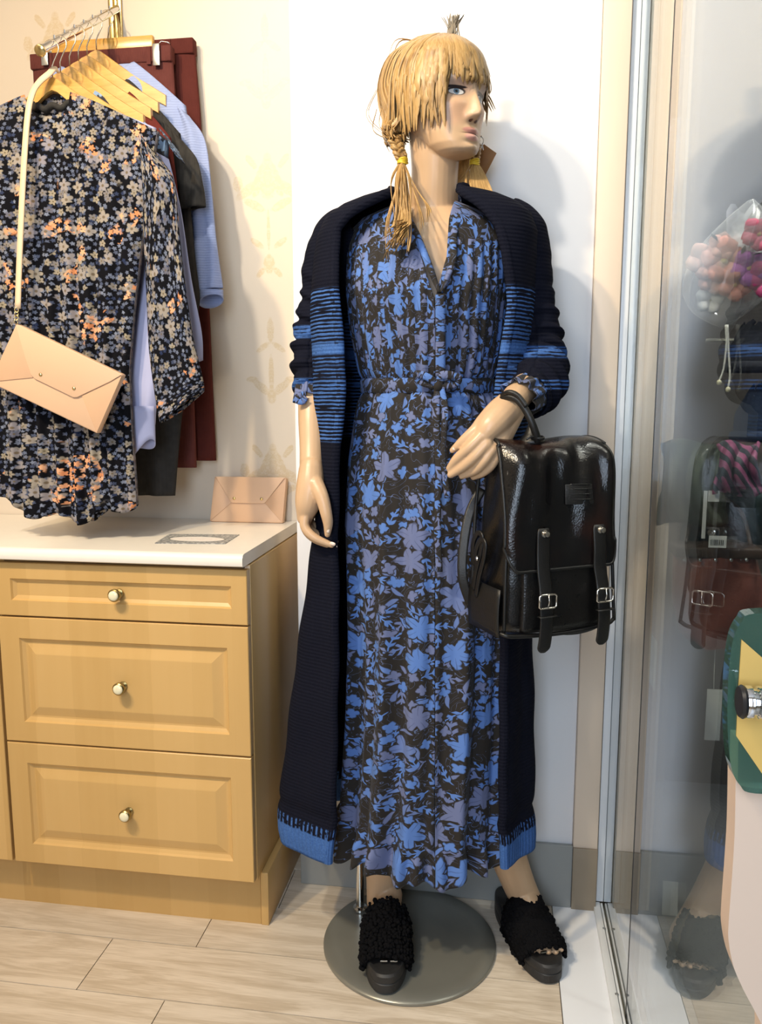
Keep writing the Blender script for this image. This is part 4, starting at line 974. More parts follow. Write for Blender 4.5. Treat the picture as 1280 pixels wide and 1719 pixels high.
# two closing straps with buckles
for g, dz in ((.30, 0), (.80, .0)):
    u_ = .5+(g-.5)*1.06
    pts = [FS(g, .80)+BN*.004, FS(g, .9)+BN*.0055, FS(g, 1.0)+BN*.006, bp(u_, -.20, .105), bp(u_, -.235, .07), bp(u_+.01, -.22, .03), bp(u_+.015, -.17, -.006), bp(u_+.015, -.12, -.030)]
    c_ = spline(pts, 6); Ps = []
    n = len(c_)
    for i, p in enumerate(c_):
        w = .0125 if i < n-4 else .0125*[1, .95, .75, .4][i-(n-4)]
        if i < 1: w = .010
        Ps.append([p+BT*w*x+BN*(.0018*(1-abs(x)**3)) for x in (-1, -.8, 0, .8, 1)])
    st = MB().grid(Ps).build('strap', M['leather2'], bag, smooth='all'); solid(st, .0028, 1); bake(st)
    p = FS(g, .815)+BN*.0085; MB().lathe([(.0062, 0), (.0062, .001), (.003, .002), (.003, .004), (.0052, .0065), (.0045, .009), (.001, .010)], (0, 0, 0), 'z', 18).build('stud', M['nickel'], st, smooth=True)
    so = [o for o in st.children][-1]; so.rotation_euler = (PI/2, 0, BA); so.location = tuple(p-BN*.002)
    # buckle frame and prong, keeper loop
    bc = bp(u_, -.235, .078)+BN*.004; fr = []
    for x, z in ((-1, -1), (1, -1), (1, 1), (-1, 1), (-1, -1)): fr.append(bc+BT*x*.0165+np.array([0, 0, z*.0115]))
    pts = []
    for i in range(4):
        a, b = fr[i], fr[i+1]; pts += [a+(b-a)*k for k in (.12, .5, .88)]
    pts.append(pts[0]); MB().tube(pts, .0017, 8, cap=False).build('buckle', M['nickel'], st, smooth='all')
    MB().tube([bc+np.array([0, 0, -.011])+BN*.001, bc+BN*.004, bc+np.array([0, 0, .012])+BN*.002], .0012, 6).build('buckle_prong', M['nickel'], st, smooth='all')
    kc = bp(u_+.005, -.23, .048)+BN*.003; MB().tube([kc+BT*x*.0148+BN*y for x, y in ((-1, -.004), (-1, .002), (-.6, .0035), (.6, .0035), (1, .002), (1, -.004))], .0035, 8, flat=.35, up=(0, 0, 1)).build('keeper', M['leather2'], st, smooth='all')
# shoulder strap loop showing at picture right and drawcord loops on the gusset
def flatstrap(pts, w, name, par=bag, nrm=None, th=.003):
    c_ = spline(pts, 8); Ps = []; n = len(c_)
    for i, p in enumerate(c_):
        t_ = c_[min(i+1, n-1)]-c_[max(i-1, 0)]; t_ /= np.linalg.norm(t_); nn = np.array(nrm if nrm is not None else BN, float); s_ = np.cross(t_, nn); s_ /= np.linalg.norm(s_)
        Ps.append([p+s_*w*x for x in (-.5, -.25, 0, .25, .5)])
    o = MB().grid(Ps).build(name, M['leather2'], par, smooth='all'); solid(o, th, 0); bake(o); return o
flatstrap([bp(.95, 1.08, .25), bp(1.02, 1.10, .19), bp(1.10, 1.05, .14), bp(1.125, 1.0, .09), bp(1.08, 1.0, .045), bp(.95, 1.02, .02)], .017, 'shoulder_strap', nrm=BT*.5+BN)
flatstrap([bp(.1, 1.14, .28), bp(-.02, 1.12, .23), bp(-.09, 1.05, .16), bp(-.10, 1.0, .10), bp(-.03, 1.0, .05), bp(.05, 1.06, .02)], .017, 'shoulder_strap', nrm=BT*-.7+BN)
for dz, dd in ((.0, .0), (-.012, -.1)):
    flatstrap([bp(-.05, .85+dd, .13+dz), bp(-.085, .75+dd, .175+dz), bp(-.09, .60+dd, .200+dz), bp(-.085, .48+dd, .195+dz), bp(-.08, .52+dd, .165+dz), bp(-.07, .68+dd, .12+dz), bp(-.055, .80+dd, .08+dz)], .009, 'side_cord', nrm=-BT, th=.004)
p = bp(-.095, .56, .150); MB().lathe([(.0045, 0), (.0045, -.002), (.002, -.004)], tuple(p), 'x', 14).build('stud', M['nickel'], bag, smooth=True)
# top handle looping over the wrist, with tied ends
H1, H2 = bp(.36, .42, .383), bp(.10, .55, .375)
hl = [H1+np.array([.004, 0, 0]), PX(900, 738, 1.352), PX(893, 712, 1.345), PX(882, 686, 1.350), PX(868, 669, 1.362), PX(853, 668, 1.372), PX(842, 677, 1.385)]
hl = [np.array(H1)] + [PX(903, 740, 1.372), PX(896, 716, 1.362), PX(884, 690, 1.362), PX(870, 672, 1.366), PX(855, 666, 1.372), PX(843, 671, 1.385), PX(838, 686, 1.402), PX(842, 712, 1.412), PX(848, 742, 1.410)] + [np.array(H2)]
MB().tube(spline(hl, 8), .0062, 12).build('handle', M['leather2'], bag, smooth='all')
MB().tube(spline([p+np.array([0, -.006, .0075]) for p in hl[3:7]], 8), .0042, 10).build('handle_wrap', M['leather2'], bag, smooth='all')
MB().lathe([(.0245, -.004), (.022, .002), (.013, .012), (.0085, .024), (.007, .027)], tuple(H1+np.array([-.001, 0, .000])), n=20).build('handle_base', M['leather2'], bag, smooth='all')
MB().tube(spline([PX(905, 734, 1.366), PX(893, 733, 1.362), PX(884, 738, 1.360)], 5), .0018, 6).build('cord_end', M['leather2'], bag, smooth='all')
MB().tube([PX(903, 735, 1.372)+np.array([.0095*math.cos(q), .0085*math.sin(q), .0015*math.sin(2*q)]) for q in np.linspace(0, 2*PI, 19)], .0026, 6, cap=False).build('cord_knot', M['leather2'], bag, smooth='all')
# ================================================================ sloping display arm with hangers and clothes
XB = -0.94
def zbar(Y): return 1.880 + (Y-1.635)*.657
M['hangwood'] = wood('varnished_hanger_wood', (0.50, 0.255, 0.045), (0.66, 0.37, 0.09), 9.0, stretch=(1, 8, 8), rough=.28)
M['hook'] = plain('steel_hook_wire', (0.50, 0.42, 0.32), .25, 1.0)
br = empty('display_bracket', (XB, YW, 2.1), 'gilded slotted upright and sloping arm on wallpaper carrying the clothes hangers', 'bracket')
MB().box(-.962, -.950, YW-.008, YW-.0005, 1.93, ZC-.002).box(-.941, -.929, YW-.008, YW-.0005, 1.93, ZC-.002).box(-.950, -.941, YW-.004, YW-.0005, 1.93, ZC-.002).build('upright', M['brass'], br, bevel=.001)
a, b = np.array([XB, YW-.004, zbar(YW-.004)]), np.array([XB, 1.622, zbar(1.622)])
MB().tube([a, b], .0085, 16).build('arm', M['chrome'], br, smooth=True)
t_ = (b-a)/np.linalg.norm(b-a); MB().tube([b-t_*.002, b, b+t_*.004, b+t_*.007], [.0085, .0115, .0115, .007], 16).build('end_stop', M['brass'], br, smooth=True)
for k in range(7):
    Y = 1.66+.043*k; MB().lathe([(.0022, 0), (.0022, .006), (.001, .007)], (XB, Y+.018, zbar(Y+.018)+.0085), n=8).build('peg', M['chrome'], br, smooth=True)
def hanger(Y, label):
    # local origin where the hook rests on the arm
    r = empty('coat_hanger', (XB, Y, zbar(Y)+.0095), label, 'hanger', 'wooden clothes hangers on the sloping arm')
    hk = [np.array([.017*math.sin(q)+.0, 0, .0+.017*math.cos(q)-.017]) for q in np.linspace(-1.9, 2.35, 16)]
    hk += [np.array([.004, 0, -.043]), np.array([0, 0, -.052]), np.array([0, 0, -.072])]
    o = MB().tube([p + np.array([0, 0, .0]) for p in hk], .0014, 7).build('hook', M['hook'], None, smooth='all'); o.parent = r
    N = 28; top, bot = [], []
    for i in range(N+1):
        x = -.165+.33*i/N; e = math.sqrt((x/.185)**2+.0035); zt = -.060 - .130*e**.85; top.append((x, zt)); bot.append((x, zt - (.040-.016*e) + .010*math.exp(-(x/.045)**2)))
    mb = MB(); P = []
    for (x, zt), (x2, zb) in zip(top, bot): P.append([(x, -.0055, zt-.002), (x, -.002, zt), (x, .002, zt), (x, .0055, zt-.002), (x, .0055, zb+.002), (x, .002, zb), (x, -.002, zb), (x, -.0055, zb+.002)])
    mb.grid(P, True); mb.f += [list(range(8))[::-1], [N*8+k for k in range(8)]]; mb.mi += [0, 0]; mb.uv += [[(0, 0)]*8]*2
    o = mb.build('shoulder_board', M['hangwood'], None, smooth=True); o.parent = r
    return r
hy = [1.662, 1.695, 1.735, 1.775, 1.815, 1.860]
hlab = ['foremost wooden hanger, carrying the cream-strapped shoulder bag and multicoloured floral dress', 'wooden hanger with lavender shirt, second from the front of the arm', 'wooden hanger with blue leaf-print top, behind the lavender shirt',
        'wooden hanger with burgundy top, behind the blue leaf-print top', 'wooden hanger with charcoal dress, behind the burgundy top', 'rearmost wooden shoulder hanger, carrying light blue knit sweater']
h0 = hanger(hy[0], hlab[0])
for Y, lb in zip(hy[1:], hlab[1:]):
    c = h0.copy(); COL.objects.link(c); c.location = (XB, Y, zbar(Y)+.0095); c['label'] = lb; c['_l'] = (XB, Y, zbar(Y)+.0095)
    for ch in h0.children:
        d = ch.copy(); COL.objects.link(d); d.parent = c
# ---------------------------------------------------------------- cloth kinds
def mat_meadow():
    t = NT('dark_meadow_print_cotton'); uv = t.uv(); c = (0.007, 0.007, 0.009, 1)
    zone = t.noise(uv, 13, 2, .5, .6); zone2 = t.noise(t.vmath('ADD', uv, (7.3, 2.1, 0)), 15, 2, .5, .6)
    m, k, r, a = flower(t, uv, 100, 5, .42, .5, .8, 1.1, soft=.1); nav = t.mix(k, (0.020, 0.030, 0.075), (0.20, 0.225, 0.30)); c = t.mix(m, c, nav)
    m, k, r, a = flower(t, uv, 58, 5, .44, .5, .6, 3.3, soft=.08); grey = t.mix(k, (0.13, 0.13, 0.17), (0.33, 0.28, 0.20)); grey = t.mix(t.step(.05, .13, r), (0.14, 0.11, 0.06), grey)
    c = t.mix(t.math('MULTIPLY', m, t.step(.40, .46, zone)), c, grey)
    m, k, r, a = flower(t, uv, 34, 5, .44, .52, .33, 7.7, soft=.06); lil = t.mix(k, (0.25, 0.235, 0.27), (0.33, 0.285, 0.225)); lil = t.mix(t.step(.06, .14, r), (0.16, 0.12, 0.08), lil)
    c = t.mix(m, c, lil)
    m, k, r, a = flower(t, uv, 75, 5, .48, .5, .9, 5.9, soft=.1); org = t.mix(k, (0.62, 0.24, 0.10), (0.74, 0.42, 0.25)); c = t.mix(t.math('MULTIPLY', m, t.step(.60, .63, zone2)), c, org)
    return t.bsdf(c, .9, 0, .05, t.bump(t.noise(uv, 700, 2), .15, .001))
def mat_leafprint():
    t = NT('blue_leaf_print_cotton'); uv = t.uv(); c = (0.012, 0.014, 0.022, 1)
    m, k = leaf(t, uv, 42, .5, .2, .9, 2.2, 14.0); c = t.mix(m, c, (0.10, 0.16, 0.30, 1)); m, k, r, a = flower(t, uv, 34, 5, .45, .5, .6, 4.4); c = t.mix(m, c, t.mix(k, (0.15, 0.27, 0.48), (0.28, 0.38, 0.52)))
    return t.bsdf(c, .8)
def mat_ribbed(name, col, col2, f=900, axis=2, bs=.25):
    t = NT(name); p = t.geo(); s = t.sep(p); h = t.math('SINE', t.math('MULTIPLY', s[axis], f))
    return t.bsdf(t.mix(t.noise(p, 60, 3), col, col2), .85, 0, .15, t.bump(t.math('ADD', h, t.noise(p, 300, 2)), bs, .001))
M['meadow'] = mat_meadow(); M['leafp'] = mat_leafprint()
M['lav'] = plain('lavender_poplin', (.40, .42, .63), .7, var=.05); M['ltblue'] = mat_ribbed('light_blue_ribbed_knit', (.27, .33, .55), (.34, .40, .62), 1100)
M['char'] = mat_ribbed('charcoal_crepe', (.022, .020, .019), (.045, .042, .038), 700, 0); M['burg'] = mat_ribbed('burgundy_jersey', (.105, .018, .014), (.15, .028, .021), 1200, 0, .1)
M['denimr'] = mat_ribbed('burgundy_corduroy', (.095, .026, .022), (.135, .040, .034), 1500, 0, .3); M['denimd'] = mat_ribbed('dark_burgundy_cloth', (.070, .015, .012), (.098, .022, .017), 1500, 0, .15)
def wpx(x, y, Y): return np.array(at(x, y, Y))
def garment(name, label, cat, Y, neck_y, nhw, side, hem_dz, dep, mat, folds, drop=.03, sleeves=None, nrow=60, ncol=60, lw=1.0):
    """flat-hung garment: right side outline given in photo pixels at depth Y, mirrored about the arm"""
    W_ = [wpx(x, y, Y) for x, y in side]; zs = [p[2] for p in W_]; ws = [p[0]-XB for p in W_]; zn = float(wpx(95, neck_y, Y)[2])
    r = empty(name, (XB, Y, min(zs)), label, cat); tt = np.linspace(0, 1, nrow); P, U = [], []
    seg = np.r_[0, np.cumsum([np.hypot(ws[i+1]-ws[i], zs[i+1]-zs[i]) for i in range(len(zs)-1)])]; seg /= seg[-1]
    for t0 in tt:
        w, z1 = np.interp(t0, seg, ws), np.interp(t0, seg, zs); tz = (zs[0]-z1)/(zs[0]-zs[-1]); row, ur = [], []
        for back in (0, 1):
            for j in range(ncol+(1 if back else 0)):
                u = -1+2*j/ncol if not back else 1-2*j/ncol; au = abs(u); nw = nhw/ws[0]
                zt = zn + (zs[0]-zn)*max(0, (au-nw)/(1-nw))**1.1
                if au < nw and not back: zt -= drop*(1-(au/nw)**2)**.5
                zh = zs[-1] + hem_dz(u); z = zt + (zh-zt)*tz
                d = dep*(min(1, .55+tz*5))*(max(0, 1-au**2.6))**.5; amp = folds[0]*tz**.6
                f = amp*(math.sin(u*folds[1]+1.3*math.sin(u*3+tz*2))+.5*math.sin(u*folds[1]*1.9+2+tz))*(1-au**6)
                row.append((XB+u*w*(lw if u < 0 else 1), Y+(d if back else -d)+(f if not back else -f*.5), z)); ur.append(((u*w if not back else 1.7-u*w)+Y*3.1, z))
        P.append(row); U.append(ur)
    o = MB().grid(P, uv=U).build('body', mat, r, smooth='all'); solid(o, .0015, 0); bake(o)
    for sl in (sleeves or []):
        mb = MB(); pts = [np.r_[wpx(x, y, Ys), hw/ (FPX/np.dot(_F, wpx(x, y, Ys)-_C)), tilt] for x, y, Ys, hw, tilt in sl['pts']]
        c = np.array(spline(pts, 10)); m = len(c); P, U = [], []
        for i in range(m):
            x, y, z, hw, tl = c[i]; row, ur = [], []; f = i/(m-1)
            for j in range(41):
                q = 2*PI*j/40; cx, sx = math.cos(q), math.sin(q)
                wv = 1+sl.get('fold', .04)*f*math.sin(q*5+1)
                row.append((x+hw*cx*wv*math.cos(tl), y-sl['dep']*sx*(.5+.5*f)*wv-.004*math.sin(cx*5+f*6), z+hw*cx*wv*math.sin(tl))); ur.append((q*.055+Y*2, -f*sl.get('L', .5)))
            P.append(row); U.append(ur)
        s_ = mb.grid(P, uv=U).build('sleeve', mat, r, smooth='all'); solid(s_, .0015, 0); bake(s_)
    return r
# 1 the multicoloured floral dress right in front
g1 = garment('floral_dress', 'dark dress with small cream, grey and orange flowers, foremost on the sloping arm', 'dress', 1.660, 160, .046,
    [(268, 222), (250, 330), (240, 420), (228, 520), (220, 620), (224, 720), (230, 800), (232, 842)], lambda u: -.040*(1-u*u)-.012*math.sin(u*9), .024, M['meadow'], (.008, 26), .045,
    [dict(pts=[(252, 245, 1.655, 24, -.9), (266, 300, 1.650, 28, -.25), (272, 400, 1.645, 32, -.1), (280, 500, 1.64, 36, 0), (288, 580, 1.64, 40, .1), (300, 650, 1.64, 43, .35), (306, 684, 1.64, 45, .62)], dep=.024, fold=.05)], nrow=90, ncol=110, lw=1.22)
# ruffled collar band of the dress
mb = MB(); mb.tube([np.array([XB+.046*math.sin(q)*1.0, 1.662-.020*math.cos(q), float(wpx(95, 160, 1.66)[2])-.030*(1+math.cos(q))*.5+.004*math.sin(q*8)]) for q in np.linspace(-PI, PI, 60)], .0065, 8, cap=False, flat=1.2); mb.build('collar', M['char'], g1, smooth='all')
g2 = garment('lavender_shirt', 'lavender shirt with open cuff showing beside floral dress sleeve', 'shirt', 1.706, 178, .06,
    [(262, 215), (252, 320), (245, 430), (240, 560), (236, 640)], lambda u: 0, .012, M['lav'], (.004, 12), .03,
    [dict(pts=[(246, 245, 1.700, 26, -.8), (262, 320, 1.705, 28, -.2), (258, 430, 1.705, 29, -.05), (246, 540, 1.70, 30, .0), (236, 640, 1.695, 31, 0), (234, 700, 1.695, 30, .3), (236, 728, 1.695, 29, .55)], dep=.012, fold=.02),
     dict(pts=[(270, 260, 1.712, 14, -.5), (290, 360, 1.712, 16, -.1), (306, 470, 1.712, 17, 0), (322, 560, 1.712, 17, .2), (328, 610, 1.712, 13, .4)], dep=.006, fold=.02)])
# open turned-back cuff
mb = MB(); cw = wpx(236, 716, 1.690); P = []
for i in range(7):
    f = i/6; P.append([(cw[0]+.034*math.cos(q)*(1-.05*f), cw[1]-.014*math.sin(q), cw[2]+.045*(1-f)-.050*f+.016*math.cos(q)*f+.010*math.sin(q*2)*f) for q in np.linspace(0, 2*PI, 41)])
o = mb.grid(P).build('cuff', M['lav'], g2, smooth='all'); solid(o, .0018, 0); bake(o)
g3 = garment('leaf_print_top', 'dark top with blue leaf print and frilled short sleeve', 'top', 1.738, 150, .055,
    [(284, 238), (278, 330), (270, 430), (262, 560)], lambda u: 0, .012, M['leafp'], (.004, 14), .03,
    [dict(pts=[(276, 226, 1.738, 12, -.9), (290, 244, 1.732, 14, -.9), (299, 262, 1.729, 14, -.85)], dep=.016, fold=.12)])
g4 = garment('burgundy_top', 'plain burgundy top between the leaf-print top and charcoal dress', 'top', 1.780, 162, .115,
    [(287, 232), (296, 300), (304, 380), (309, 480), (312, 560)], lambda u: 0, .012, M['burg'], (.003, 10), .02)
g5 = garment('charcoal_dress', 'long charcoal dress with short sleeves, black hem hanging below the floral sleeve', 'dress', 1.822, 140, .092,
    [(303, 225), (318, 330), (326, 420), (336, 500), (325, 600), (305, 700), (298, 780), (294, 832)], lambda u: .0, .014, M['char'], (.006, 15), .02,
    [dict(pts=[(290, 220, 1.820, 22, -.8), (309, 262, 1.815, 24, -.3), (318, 310, 1.812, 24, -.1), (322, 350, 1.812, 23, .1)], dep=.014, fold=.04)])
g6 = garment('blue_sweater', 'light blue ribbed knit sweater with long sleeve, hanging before burgundy trousers', 'sweater', 1.868, 112, .085,
    [(312, 178), (322, 260), (328, 350), (330, 450)], lambda u: 0, .014, M['ltblue'], (.004, 10), .02,
    [dict(pts=[(300, 180, 1.868, 22, -.7), (322, 230, 1.866, 24, -.3), (334, 320, 1.864, 23, -.05), (342, 400, 1.862, 22, 0), (350, 460, 1.860, 21, .05), (354, 486, 1.858, 20, .12)], dep=.016, fold=.04)])
# cuff of the sweater hanging open
mb = MB(); cw = wpx(354, 487, 1.858); P = []
for i in range(6):
    f = i/5; P.append([(cw[0]+.029*math.cos(q), cw[1]-.018*math.sin(q), cw[2]-.026*f+.014*f*math.sin(q*1+.5)) for q in np.linspace(0, 2*PI, 33)])
o = mb.grid(P).build('cuff', M['ltblue'], g6, smooth='all'); solid(o, .002, 0); bake(o)
# clip hanger and trousers at the wall end
Yc = 1.918
ch = empty('clip_hanger', (XB, Yc, zbar(Yc)+.0095), 'flat wooden clip hanger with metal clips holding burgundy trousers', 'hanger')
zt, zb = float(wpx(200, 64, Yc)[2]), float(wpx(200, 91, Yc)[2]); x0, x1 = float(wpx(88, 80, Yc)[0]), float(wpx(259, 80, Yc)[0])
MB().box(x0, x1, Yc-.007, Yc+.007, zb, zt).build('bar', M['hangwood'], ch, bevel=.003)
hk = [np.array([XB+.017*math.sin(q), Yc, zbar(Yc)+.0095+.017*math.cos(q)-.017]) for q in np.linspace(-1.9, 2.35, 16)]+[np.array([XB+.004, Yc, zbar(Yc)-.03]), np.array([XB, Yc, zt-.005])]
MB().tube(hk, .0015, 7).build('hook', M['hook'], ch, smooth='all')
for xp in (77, 264):
    c = wpx(xp, 92, Yc-.014); cl = MB()
    cl.box(c[0]-.0085, c[0]+.0085, c[1]-.0075, c[1]-.0055, c[2]-.026, c[2]+.022).box(c[0]-.0085, c[0]+.0085, c[1]+.0165, c[1]+.0185, c[2]-.026, c[2]+.022).box(c[0]-.006, c[0]+.006, c[1]-.006, c[1]+.017, c[2]+.004, c[2]+.008)
    cl.build('clip', M['steel'], ch, bevel=.0008)
    MB().tube([c+np.array([.006, -.006, .020]), c+np.array([.012, -.002, .028]), c+np.array([.026, 0, .026]), c+np.array([.032, 0, .022])], .0011, 6).build('spring', M['steel'], ch, smooth='all')
def trousers(label, Y, wl, wr, hem, mat, seam=None):
    r = empty('trousers', (XB, Y, 1.0), label, 'trousers'); P, U = [], []
    ys = np.linspace(wl[1], hem[1], 50); n = 60
    for y in ys:
        f = (y-wl[1])/(hem[1]-wl[1]); L = wpx(wl[0], wl[1], Y)[0]; R_ = wpx(wr(y), y, Y)[0]; z = wpx(200, y, Y)[2]; row = []
        for j in range(n):
            q = 2*PI*j/n; c_, s_ = math.cos(q), math.sin(q); rr = (abs(c_)**4+abs(s_)**4)**-.25
            x = (L+R_)/2+(R_-L)/2*c_*rr; d = .011+.004*f; d *= (1-.6*math.exp(-((x-(L+R_)/2)/.012)**2)*f)
            row.append((x, Y-d*s_*rr+.002*math.sin(x*60+f*5)*f, z+ (wpx(200, hem[1], Y)[2]*0)))
        P.append(row)
    b = MB().grid(P, True); b.f += [list(range(n))[::-1], [49*n+k for k in range(n)]]; b.mi += [0, 0]; b.uv += [[(0, 0)]*n]*2
    o = b.build('legs', mat, r, smooth='all')
    L = wpx(wl[0], wl[1], Y); R_ = wpx(wr(wl[1]), wl[1], Y); zt = L[2]
    MB().box(L[0]-.001, R_[0]+.001, Y-.0135, Y+.0135, zt-.034, zt+.001).build('waistband', mat, r, bevel=.003)
    fly = MB(); xm = (L[0]+R_[0])/2; fly.tube(spline([(xm+.004, Y-.0132, zt-.036), (xm+.006, Y-.0140, zt-.10), (xm-.003, Y-.0140, zt-.15)], 6), .0014, 6)
    for sx in (-1, 1): fly.tube(spline([(xm+sx*.055, Y-.0132, zt-.036), (xm+sx*.075, Y-.0142, zt-.062), (xm+sx*.10, Y-.0138, zt-.072)], 6), .0014, 6)
    fly.build('stitching', M['denimd'], r, smooth='all')
    for sx in (-.7, .7):
        x = xm+sx*(R_[0]-xm); MB().box(x-.005, x+.005, Y-.0155, Y-.0130, zt-.040, zt-.001).build('belt_loop', mat, r)
    return r
trousers('burgundy corduroy trousers held by two metal clips', 1.918, (55, 95), lambda y: np.interp(y, [95, 500, 783], [290, 318, 330]), (0, 783), M['denimr'])
trousers('darker burgundy trousers nearest the wallpaper wall', 1.955, (70, 84), lambda y: np.interp(y, [84, 200, 480, 772], [327, 337, 350, 363]), (0, 771), M['denimd'])
# ---------------------------------------------------------------- tan envelope bag hung by its strap
M['nude'] = plain('nude_smooth_leather', (.70, .455, .29), .45, var=.03, nscale=12, bump=.04, bscale=400); M['nude2'] = plain('nude_leather_folded_edge', (.62, .385, .235), .5, var=.03); M['strapc'] = plain('pale_leather_strap', (.74, .55, .36), .5)
def envelope(o_name, label, cat, loc, C4, fl, folds, th, nrm, studs, group=None):
    r = empty(o_name, tuple(loc), label, cat, group); nv = np.array(nrm, float); nv /= np.linalg.norm(nv)
    MB().prism(C4, -nv*th).build('body', M['nude'], r, bevel=.003)
    for k, f in enumerate(folds): MB().prism([p+nv*.0006 for p in f], nv*.0012).build('folded_side', M['nude2'], r, bevel=.0006)
    MB().prism([p+nv*.0022 for p in fl], nv*.0018).build('front_flap', M['nude'], r, bevel=.0009)
    for s_ in studs:
        o = MB().lathe([(.0038, 0), (.0038, .001), (.0026, .0022), (.0001, .0028)], (0, 0, 0), 'y', 14); o = o.build('stud', M['brass'], r, smooth=True)
        o.location = tuple(s_+nv*.0040); o.scale = (1, -1, 1)
    return r
Yk = 1.588; q = lambda x, y, d=0: wpx(x, y, Yk+d)
C4 = [q(27, 543), q(206, 629), q(163, 728), q(-18, 642)]
fl = [q(27, 543), q(206, 629), q(186, 641), q(131, 667), q(124, 667), q(60, 636), q(53, 629), q(45, 605)]
env = envelope('shoulder_bag', 'nude leather envelope bag hanging by strap before the floral dress', 'bag', q(90, 640), C4, fl,
    [[q(28, 546), q(56, 634), q(-16, 641)], [q(205, 631), q(163, 727), q(138, 664)]], .018, (0, -1, 0), [q(70, 629), q(126, 652)])
ring = q(29, 537); mb = MB()
for k in range(4):
    c = q(29+k*.3, 540-k*6.5); mb.tube([c+np.array([.0035*math.cos(a)*(1 if k % 2 else .5), -.004+.0035*math.cos(a)*(.4 if k % 2 else 1), .0055*math.sin(a)]) for a in np.linspace(0, 2*PI, 13)], .0011, 6, cap=False)
mb.build('chain', M['brass'], env, smooth='all')
def strapband(pts, w, name, par):
    c_ = spline(pts, 8); Ps = []; n = len(c_)
    for i, p in enumerate(c_):
        t_ = c_[min(i+1, n-1)]-c_[max(i-1, 0)]; t_ /= np.linalg.norm(t_); s_ = np.cross(t_, (0, -1, 0)); s_ /= np.linalg.norm(s_); Ps.append([p+s_*w*x for x in (-.5, 0, .5)])
    o = MB().grid(Ps).build(name, M['strapc'], par, smooth='all'); solid(o, .0025, 0); bake(o)
strapband([wpx(30, 518, 1.585), wpx(33, 430, 1.592), wpx(39, 300, 1.600), wpx(46, 200, 1.610), wpx(54, 158, 1.620), wpx(66, 138, 1.635), wpx(82, 124, 1.646), wpx(90, 116, 1.655), wpx(98, 118, 1.668)], .0125, 'strap', env)
# clutch standing on the worktop
Yd = 1.936; q = lambda x, y, d=0: wpx(x, y, Yd+d)
zb_ = .8623
def onw(x, y, Y):  # keep the base on the worktop
    p = wpx(x, y, Y); return p
BLc, BRc = wpx(356, 876, 1.945), wpx(477, 877, 1.945); BLc[2] = BRc[2] = .8632; BLc[1] = BRc[1] = 1.932
TLc, TRc = wpx(361, 800, 1.953), wpx(481, 798, 1.953); TRc[2] = TLc[2]
nv = np.cross(BRc-BLc, TLc-BLc); nv /= np.linalg.norm(nv)
if nv[1] > 0: nv = -nv
mixp = lambda u, v: (BLc*(1-u)+BRc*u)*(1-v)+(TLc*(1-u)+TRc*u)*v
envelope('clutch_bag', 'nude leather envelope clutch standing on worktop against the wallpaper', 'bag', (BLc+BRc)/2, [TLc, TRc, BRc, BLc],
    [TLc, TRc, mixp(.97, .97), mixp(.74, .43), mixp(.71, .42), mixp(.30, .42), mixp(.27, .43), mixp(.03, .97)], [[mixp(.0, .99), mixp(.28, .44), mixp(.0, .01)], [mixp(1, .99), mixp(1, .01), mixp(.73, .44)]], .020, nv, [mixp(.31, .52), mixp(.69, .52)])
# printed card on the worktop
def atz(x, y, Z): d = _F + _R*(x-640)/FPX - _U*(y-859.5)/FPX; return _C + d*((Z-CAMH)/d[2])
def mat_card():
    t = NT('grey_floral_card_print'); p = t.geo(); c = atz(331, 905.3, .863); g = t.vmath('SUBTRACT', p, tuple(c)); s = t.sep(g)
    X = t.math('DIVIDE', t.math('SUBTRACT', s[0], t.math('MULTIPLY', s[1], 0.0)), .064); Y = t.math('DIVIDE', s[1], .030); d = t.math('ADD', t.math('MULTIPLY', X, X), t.math('MULTIPLY', Y, Y))
    brd = t.mix(t.step(.45, .6, t.noise(p, 140, 3)), (.20, .21, .22), (.50, .49, .46)); c_ = t.mix(t.step(.97, 1.03, d), (.86, .81, .76), brd)
    ring = t.math('SUBTRACT', t.step(.86, .90, d), t.step(1.05, 1.10, d)); c_ = t.mix(t.math('MULTIPLY', ring, t.step(.9, 1.0, d)), c_, (.16, .17, .15))
    txt = t.math('MULTIPLY', t.math('LESS_THAN', t.math('ABSOLUTE', t.math('DIVIDE', s[1], .006)), 1.0), t.math('MULTIPLY', t.step(.5, .6, t.noise(t.scale(p, (160, 60, 1)), 1.0, 2)), t.math('LESS_THAN', t.math('ABSOLUTE', X), .72)))
    return t.bsdf(t.mix(t.math('MULTIPLY', txt, .35), c_, (.75, .42, .36)), .4)
M['card'] = mat_card(); Q = [atz(x, y, .8624) for x, y in ((285, 897), (402, 898), (378, 913.5), (260, 912.5))]
cdm = MB().prism(Q, (0, 0, .0012)).build('label_card', M['card']); tag(cdm, 'small grey patterned card with white oval lying on worktop', 'card')
